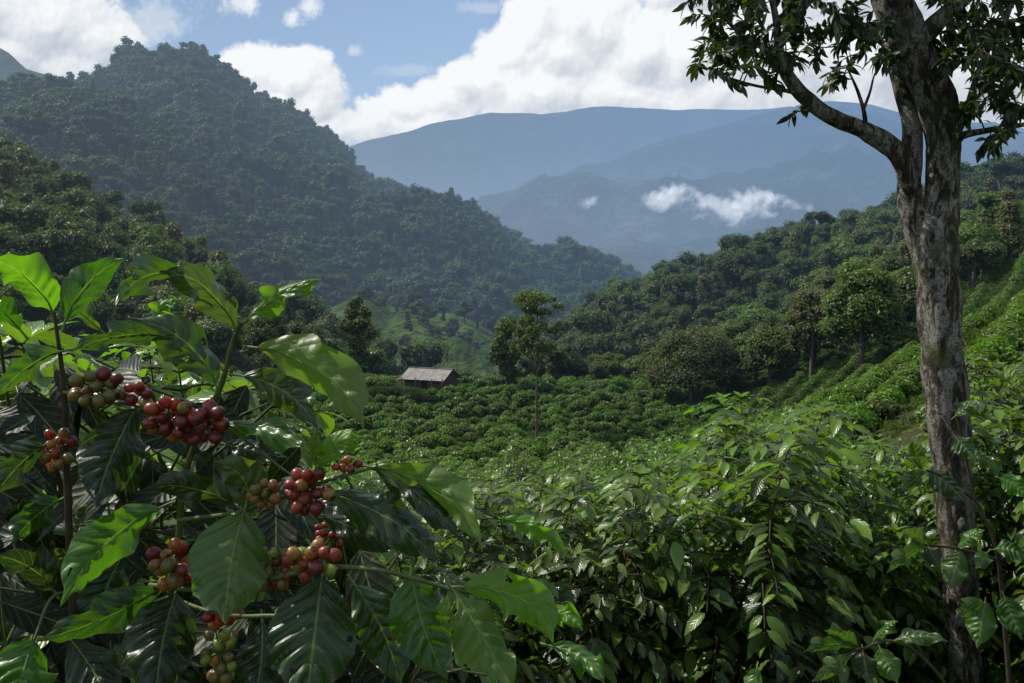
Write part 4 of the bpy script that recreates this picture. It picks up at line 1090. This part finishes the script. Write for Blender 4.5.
def cluster(parent, org, cx_, cy_, rx, ry, d, n, depth, mix, seed, label=None, slope=0.0):
    r_ = np.random.default_rng(seed); pts = []; tries = 0; n = int(n * 1.6); rx *= 1.08; ry *= 1.08
    while len(pts) < n and tries < 6000:
        tries += 1; a_ = r_.uniform(0, 6.28); q = math.sqrt(r_.random()); x = q * math.cos(a_) * rx; y = q * math.sin(a_) * ry + slope * x; dz = r_.uniform(-1, 1) * min(rx, ry) * .7
        sz = d * r_.uniform(.72, .95)
        if all((x - p[0]) ** 2 + (y - p[1]) ** 2 + (dz - p[2]) ** 2 > (.46 * (sz + p[3])) ** 2 * (.98 if tries < 3500 else .75) for p in pts): pts.append((x, y, dz, sz))
    c = at(cx_, cy_, depth); e = bpy.data.objects.new('cherry_cluster', None); C.objects.link(e); e.parent = parent; e.location = (c - org).tolist()
    if label: e['label'] = label
    names = list(mix.keys()); pr = np.array([mix[k] for k in names]); pr = pr / pr.sum()
    for (x, y, dz, sz) in pts:
        P = at(cx_ + x, cy_ + y, depth + dz / F * depth); o = link('cherry', CH['ch_' + names[r_.choice(len(names), p=pr)]], e, P - c); s = sz / 2 / F * depth; o.scale = (s, s, s)
        v = unit(np.array([x, dz * .8, -y]) + r_.normal(size=3) * 5 + np.array([0, 2, -2])); o.rotation_mode = 'QUATERNION'; o.rotation_quaternion = Vector(v.tolist()).to_track_quat('Z', 'Y')
    a = Acc()
    for (x, y, dz, sz) in pts[::1]: tube(a, np.array([at(cx_ + x * .2, cy_ + y * .2, depth), at(cx_ + x * .8, cy_ + y * .8, depth + dz * .8 / F * depth)]) - c, [.0012, .001], 4, 1)
    link('fruit_stalks', a.mesh('fruit_stalks', M['stem']), e, kind='stuff')
    return e


org = np.array([-.74, 1.02, float(h(-.74, 1.02))])
hero = bpy.data.objects.new('coffee_shrub_with_cherries', None); C.objects.link(hero); hero.location = org.tolist()
tag(hero, 'big close coffee shrub with large glossy leaves and clusters of ripening cherries', 'coffee shrub')
for pts, nm, mt in [
    ([(60, 900, 10, 1.05), (74, 690, 8, 1.02), (70, 560, 7.5, 1.0), (66, 450, 6.5, .99), (63, 380, 5, .98), (54, 312, 3, .97)], 'stem', 'wood'),
    ([(90, 900, 11, 1.06), (150, 700, 9, 1.03), (176, 560, 7, 1.0), (184, 480, 6.5, .97), (206, 418, 6, .94), (222, 383, 5.5, .93), (232, 345, 5, .92), (241, 322, 4, .91)], 'stem', 'stem'),
    ([(64, 392, 4, .98), (100, 400, 4, .95), (135, 405, 4, .92), (165, 412, 4, .90), (205, 418, 4, .92)], 'branch', 'stem'),
    ([(150, 585, 5, .98), (200, 590, 5, .92), (255, 582, 5, .86), (300, 572, 5, .83), (333, 567, 5.5, .81), (378, 570, 5, .80), (412, 578, 4.5, .80), (450, 589, 4, .80)], 'branch', 'stem'),
    ([(180, 520, 5, .98), (215, 516, 4.5, .93), (245, 511, 4.5, .88), (270, 502, 4, .87), (300, 491, 4, .86), (335, 478, 3.5, .86), (372, 468, 3, .87)], 'branch', 'stem'),
    ([(178, 600, 4, 1.0), (205, 610, 4, .95), (238, 616, 4, .90), (277, 616, 4.5, .87), (320, 620, 3, .85)], 'branch', 'stem'),
    ([(68, 470, 3, 1.0), (55, 440, 3, .98), (44, 425, 2, .98)], 'branch', 'stem'),
    ([(450, 589, 3, .80), (500, 600, 2.5, .84), (545, 615, 2, .88), (553, 645, 2, .9)], 'branch', 'stem'),
    ([(70, 590, 4, 1.0), (50, 600, 3, .97), (34, 640, 3, .93)], 'branch', 'stem'),
    ([(218, 425, 3, .93), (245, 440, 2.5, .92), (300, 480, 2.5, .88), (318, 467, 2, .86)], 'branch', 'stem'),
    ([(372, 468, 3, .87), (420, 480, 2.5, .95), (498, 519, 2, 1.1)], 'branch', 'stem')]:
    hero_stem(hero, org, pts, nm, mt)
# base, tip, half width, base dist, tip dist, bend, roll, tone (sunlight and shade put into leaf colour), extras
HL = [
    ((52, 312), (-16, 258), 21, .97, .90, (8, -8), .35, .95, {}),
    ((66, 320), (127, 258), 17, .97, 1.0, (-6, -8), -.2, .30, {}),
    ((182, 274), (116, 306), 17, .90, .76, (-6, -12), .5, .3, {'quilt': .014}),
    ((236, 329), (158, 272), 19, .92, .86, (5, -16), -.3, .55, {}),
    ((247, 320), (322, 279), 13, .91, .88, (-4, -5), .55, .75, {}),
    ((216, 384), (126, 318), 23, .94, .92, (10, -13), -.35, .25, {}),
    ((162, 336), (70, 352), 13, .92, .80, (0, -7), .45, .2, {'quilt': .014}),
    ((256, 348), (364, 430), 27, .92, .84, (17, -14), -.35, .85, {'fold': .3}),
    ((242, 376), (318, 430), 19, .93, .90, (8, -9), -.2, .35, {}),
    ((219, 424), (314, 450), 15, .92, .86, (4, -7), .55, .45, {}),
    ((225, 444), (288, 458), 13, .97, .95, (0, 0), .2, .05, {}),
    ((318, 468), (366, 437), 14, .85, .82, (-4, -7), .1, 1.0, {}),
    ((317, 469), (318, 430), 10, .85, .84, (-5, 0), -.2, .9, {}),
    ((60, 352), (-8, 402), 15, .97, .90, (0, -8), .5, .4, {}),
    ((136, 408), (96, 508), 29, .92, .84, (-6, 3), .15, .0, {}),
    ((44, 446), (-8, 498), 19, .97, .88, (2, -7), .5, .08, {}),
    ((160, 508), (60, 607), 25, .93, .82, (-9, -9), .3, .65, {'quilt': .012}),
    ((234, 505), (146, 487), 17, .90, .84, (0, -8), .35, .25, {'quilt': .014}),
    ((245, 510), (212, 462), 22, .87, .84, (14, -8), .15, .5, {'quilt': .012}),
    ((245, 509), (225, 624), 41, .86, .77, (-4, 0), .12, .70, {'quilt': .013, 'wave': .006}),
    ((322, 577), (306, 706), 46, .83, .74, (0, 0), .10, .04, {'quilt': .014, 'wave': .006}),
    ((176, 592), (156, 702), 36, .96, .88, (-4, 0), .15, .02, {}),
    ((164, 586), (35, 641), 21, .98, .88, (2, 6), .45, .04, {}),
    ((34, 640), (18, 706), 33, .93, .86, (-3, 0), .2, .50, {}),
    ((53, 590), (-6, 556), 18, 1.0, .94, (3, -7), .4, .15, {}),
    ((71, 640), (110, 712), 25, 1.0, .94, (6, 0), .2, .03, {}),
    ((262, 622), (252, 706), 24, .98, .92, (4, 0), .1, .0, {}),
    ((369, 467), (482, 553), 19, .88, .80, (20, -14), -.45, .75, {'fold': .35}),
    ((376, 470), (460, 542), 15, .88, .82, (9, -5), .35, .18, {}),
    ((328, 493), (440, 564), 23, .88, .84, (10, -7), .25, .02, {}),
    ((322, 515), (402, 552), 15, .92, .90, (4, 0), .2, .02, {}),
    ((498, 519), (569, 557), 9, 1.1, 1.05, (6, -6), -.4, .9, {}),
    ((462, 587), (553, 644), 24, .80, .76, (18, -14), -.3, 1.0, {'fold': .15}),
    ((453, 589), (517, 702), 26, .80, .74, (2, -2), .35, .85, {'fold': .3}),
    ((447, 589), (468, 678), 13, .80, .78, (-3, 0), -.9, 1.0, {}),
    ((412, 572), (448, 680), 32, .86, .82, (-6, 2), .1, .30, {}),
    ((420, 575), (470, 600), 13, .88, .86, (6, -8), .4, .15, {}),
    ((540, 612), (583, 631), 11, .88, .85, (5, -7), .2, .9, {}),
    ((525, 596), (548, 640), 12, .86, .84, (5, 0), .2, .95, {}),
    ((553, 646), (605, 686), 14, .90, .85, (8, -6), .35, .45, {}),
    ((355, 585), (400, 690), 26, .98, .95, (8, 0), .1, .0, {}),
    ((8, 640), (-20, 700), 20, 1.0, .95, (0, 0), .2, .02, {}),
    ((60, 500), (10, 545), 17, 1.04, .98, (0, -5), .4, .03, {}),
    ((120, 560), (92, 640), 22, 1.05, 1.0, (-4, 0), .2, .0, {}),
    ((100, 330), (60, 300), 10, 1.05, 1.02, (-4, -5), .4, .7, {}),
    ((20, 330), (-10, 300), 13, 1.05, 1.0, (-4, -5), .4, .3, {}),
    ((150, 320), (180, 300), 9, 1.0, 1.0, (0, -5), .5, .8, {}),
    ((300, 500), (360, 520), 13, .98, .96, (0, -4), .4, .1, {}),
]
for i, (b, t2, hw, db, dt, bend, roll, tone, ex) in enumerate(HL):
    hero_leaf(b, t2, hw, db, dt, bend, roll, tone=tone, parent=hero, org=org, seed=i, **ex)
for i, (cx_, cy_, rx, ry, d, n, dep, mix) in enumerate([
    (98, 388, 24, 15, 15, 11, .91, dict(dark=5, olive=5, red=1)), (140, 396, 13, 11, 14, 4, .90, dict(dark=4, olive=1)),
    (172, 418, 22, 16, 15.5, 11, .885, dict(dark=6, red=3, olive=1)), (203, 423, 20, 18, 16, 10, .90, dict(red=4, dark=5)),
    (56, 450, 17, 18, 12, 9, .97, dict(dark=4, olive=3)),
    (265, 495, 15, 12, 12, 7, .86, dict(orange=4, olive=3)), (310, 491, 19, 20, 14.5, 14, .85, dict(red=5, dark=5, orange=1)), (347, 466, 11, 7, 10, 4, .87, dict(red=3, orange=1)),
    (272, 568, 21, 19, 13.5, 13, .855, dict(dark=4, olive=5, green=1)), (312, 561, 22, 15, 16.5, 9, .80, dict(red=3, orange=3, green=2, dark=2)),
    (170, 562, 19, 22, 16, 9, .93, dict(orange=3, olive=4, dark=3)),
    (222, 607, 20, 15, 14, 7, .93, dict(red=6, dark=3)), (220, 652, 15, 28, 13, 12, .95, dict(green=3, olive=6)),
    (334, 532, 16, 12, 8, 8, 1.1, dict(red=4, dark=3))]):
    cluster(hero, org, cx_, cy_, rx, ry, d, n, dep, mix, 50 + i)
# the shrub's inner, shaded leaves and twigs
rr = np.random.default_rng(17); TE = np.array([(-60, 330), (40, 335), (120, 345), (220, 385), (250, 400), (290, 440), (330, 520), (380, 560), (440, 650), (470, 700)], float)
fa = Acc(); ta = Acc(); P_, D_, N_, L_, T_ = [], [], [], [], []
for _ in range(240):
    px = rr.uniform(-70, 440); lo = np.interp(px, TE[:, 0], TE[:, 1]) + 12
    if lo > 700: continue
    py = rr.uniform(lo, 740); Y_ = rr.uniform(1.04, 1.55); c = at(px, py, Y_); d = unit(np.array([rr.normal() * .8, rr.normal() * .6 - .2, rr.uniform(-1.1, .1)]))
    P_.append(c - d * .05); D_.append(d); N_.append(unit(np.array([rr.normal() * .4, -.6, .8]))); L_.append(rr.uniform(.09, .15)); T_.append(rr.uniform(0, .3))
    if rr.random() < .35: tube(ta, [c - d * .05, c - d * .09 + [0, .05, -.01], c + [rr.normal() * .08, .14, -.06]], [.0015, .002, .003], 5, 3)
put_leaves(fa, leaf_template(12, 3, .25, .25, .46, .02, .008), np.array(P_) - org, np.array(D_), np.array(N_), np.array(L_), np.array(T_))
link('inner_foliage', fa.mesh('inner_foliage', M['leaf_shaded']), hero, kind='stuff')
for q in ta.v: q -= org
link('inner_twigs', ta.mesh('inner_twigs', M['stem']), hero, kind='stuff')

# two nearer shrubs by the trunk, their sprays of leaves reaching over it
for rootxy, lab, stems, leaves, D0 in [
    ((1.17, 1.95), 'coffee shrub whose glossy leaf spray lies flat at the foot of the lichen trunk',
     [([(990, 1100, 9, 1.95), (985, 900, 8, 1.95), (970, 760, 5, 1.95), (948, 690, 4, 1.95), (918, 654, 3, 1.94), (890, 641, 3, 1.92), (862, 649, 2.5, 1.9), (845, 655, 2, 1.88)], 'stem')],
     [((855, 648), (802, 653), 9, -6, .5), ((852, 655), (812, 682), 9, 0, .4), ((857, 646), (824, 631), 8, -4, .6), ((863, 651), (868, 684), 12, 0, .2), ((880, 648), (898, 684), 13, 0, .2), ((873, 642), (898, 621), 7, -4, .6), ((893, 641), (949, 642), 9, -6, .5), ((757, 668), (752, 700), 10, 0, .2)], 1.92),
    ((1.62, 2.65), 'coffee shrub with drooping shiny leaves hanging in front of the lichen trunk',
     [([(1022, 980, 8, 2.65), (1018, 800, 7, 2.65), (1006, 640, 4.5, 2.65), (996, 548, 3.5, 2.6), (976, 500, 3, 2.6), (962, 440, 2.2, 2.6), (955, 412, 1.6, 2.6)], 'stem'), ([(996, 560, 4, 2.6), (960, 549, 3, 2.55), (925, 545, 2.5, 2.5)], 'branch'), ([(975, 500, 3, 2.6), (945, 478, 2.5, 2.55), (926, 470, 2, 2.5)], 'branch'), ([(1004, 620, 3, 2.6), (985, 602, 2, 2.55)], 'branch'), ([(1000, 560, 3, 2.6), (1030, 545, 2, 2.6)], 'branch')],
     [((928, 471), (967, 504), 13, -4, .5), ((955, 416), (982, 401), 7, -3, .4), ((955, 436), (976, 460), 11, 0, .3), ((925, 471), (900, 492), 9, 0, .5), ((922, 470), (912, 440), 8, 0, .2), ((925, 546), (886, 574), 9, -4, .6), ((928, 546), (938, 564), 9, 0, .1), ((924, 544), (902, 530), 8, -3, .5), ((960, 550), (950, 590), 12, 0, .1), ((988, 552), (976, 569), 8, 0, .2), ((995, 549), (1034, 564), 12, -6, .5), ((958, 548), (985, 530), 8, -3, .4), ((985, 602), (977, 648), 14, 0, .1), ((1004, 596), (1022, 640), 13, 0, .1), ((1012, 560), (1040, 520), 11, 0, .3), ((965, 455), (1000, 470), 9, -4, .4), ((985, 604), (955, 618), 9, -3, .4), ((1000, 478), (1030, 500), 11, -4, .3)], 2.55)]:
    o2 = np.array([rootxy[0], rootxy[1], float(h(*rootxy))]); e = bpy.data.objects.new('coffee_shrub', None); C.objects.link(e); e.location = o2.tolist(); tag(e, lab, 'coffee bush')
    for pts, nm in stems: hero_stem(e, o2, pts, nm, 'wood')
    for i, (b, t2, hw, by, roll) in enumerate(leaves): hero_leaf(b, t2, hw, D0, D0 - .05, (0, by), roll, tone=.15 + .5 * ((i * 37) % 10) / 10, parent=e, org=o2, seed=200 + i)

# ------------------------------------------------------------------ clouds lying against the far mountain
def vapour(name, x0, x1, slope, rz, shrink, dens, th):
    m = bpy.data.materials.new(name); m.use_nodes = True; m.node_tree.nodes.clear(); t = NT(m)
    oc = t.new('ShaderNodeTexCoord').outputs['Object']; sx = t.new('ShaderNodeSeparateXYZ'); t.l.new(oc, sx.inputs[0])
    xm, hl = (x0 + x1) / 2, (x1 - x0) / 2
    dx = t.m('DIVIDE', t.m('SUBTRACT', sx.outputs[0], xm), hl); rr_ = t.m('ADD', rz, t.m('MULTIPLY', dx, -shrink))
    dz = t.m('DIVIDE', t.m('SUBTRACT', sx.outputs[2], t.m('MULTIPLY', sx.outputs[0], slope)), rr_); dy = t.m('DIVIDE', sx.outputs[1], rz * 1.3)
    rad = t.m('ADD', t.m('ADD', t.m('POWER', t.m('ABSOLUTE', dx), 2.0), t.m('MULTIPLY', dz, dz)), t.m('MULTIPLY', dy, dy))
    n = t.noise(oc, .020, 8, .64, dist=.4); n2 = t.noise(oc, .007, 2, .5)
    f = t.m('ADD', t.m('SUBTRACT', th, rad), t.m('ADD', t.m('MULTIPLY', t.m('SUBTRACT', n, .5), 4.6), t.m('MULTIPLY', t.m('SUBTRACT', n2, .5), 3.0)))
    den = t.m('MULTIPLY', t.ramp(f, .0, 1.0), dens)
    sc = t.new('ShaderNodeVolumeScatter'); t.l.new(den, sc.inputs['Density']); sc.inputs['Color'].default_value = (1, 1, 1, 1)
    em = t.new('ShaderNodeEmission'); em.inputs[0].default_value = (.60, .66, .75, 1); t.l.new(t.m('MULTIPLY', den, .62), em.inputs[1])  # glow added to the cloud, in place of daylight scattered inside it
    ad = t.new('ShaderNodeAddShader'); t.l.new(sc.outputs[0], ad.inputs[0]); t.l.new(em.outputs[0], ad.inputs[1])
    out = t.new('ShaderNodeOutputMaterial'); t.l.new(ad.outputs[0], out.inputs['Volume']); return m


KP = 2500 / F
for lab, cx_, cy_, hw_, slope, rz, shrink, dens, th in (
        ('long white cloud bank lying against the far right mountain', 742, 203, 68, -.10, 20, 9, .013, .5),
        ('small white cloud puff left of the long bank on the far mountain', 668, 195, 26, .05, 14, 0, .013, .75),
        ('faint tiny cloud wisp low on the far mountain', 590, 200, 15, .0, 9, 0, .012, .35)):
    c0 = at(cx_, cy_, 2500); a = Acc(); A_, B_ = np.meshgrid(np.linspace(0, 6.283, 33)[:-1], np.linspace(-1.56, 1.56, 17))
    H_ = 1 + .12 * np.sin(3 * A_ + cx_) * np.cos(B_ * 2) + .08 * np.sin(7 * A_) * np.cos(B_)
    v = np.stack([hw_ * KP * 1.15 * H_ * np.cos(A_) * np.cos(B_), rz * KP * 1.7 * H_ * np.sin(A_) * np.cos(B_), rz * KP * 1.35 * H_ * np.sin(B_)], -1)
    v[..., 2] += slope * v[..., 0]; v = v.reshape(-1, 3)
    a.add(v, [[i * 32 + j, i * 32 + (j + 1) % 32, (i + 1) * 32 + (j + 1) % 32, (i + 1) * 32 + j] for i in range(16) for j in range(32)])
    for ii, o_ in ((0, 0), (1, 512)): a.add(np.vstack([v[o_:o_ + 32], v[o_:o_ + 32].mean(0)[None]]), [[j, (j + 1) % 32, 32] if ii else [(j + 1) % 32, j, 32] for j in range(32)])
    o = link('cloud', a.mesh('cloud', vapour('cloud_vapour', -hw_ * KP, hw_ * KP, slope, rz * KP, shrink * KP, dens, th)), None, c0, kind='stuff'); o['label'] = lab

# ------------------------------------------------------------------ render settings
scene.view_settings.view_transform = 'Standard'; scene.view_settings.look = 'None'; scene.view_settings.exposure = 0; scene.view_settings.gamma = 1
scene.render.engine = 'CYCLES'
cy = scene.cycles
cy.max_bounces = 6; cy.diffuse_bounces = 3; cy.glossy_bounces = 2; cy.transmission_bounces = 4; cy.volume_bounces = 0; cy.transparent_max_bounces = 6
cy.caustics_reflective = False; cy.caustics_refractive = False; cy.use_denoising = True; cy.denoiser = 'OPENIMAGEDENOISE'
cy.sample_clamp_indirect = 4
cy.use_adaptive_sampling = True; cy.adaptive_threshold = .015
scene.render.use_persistent_data = False
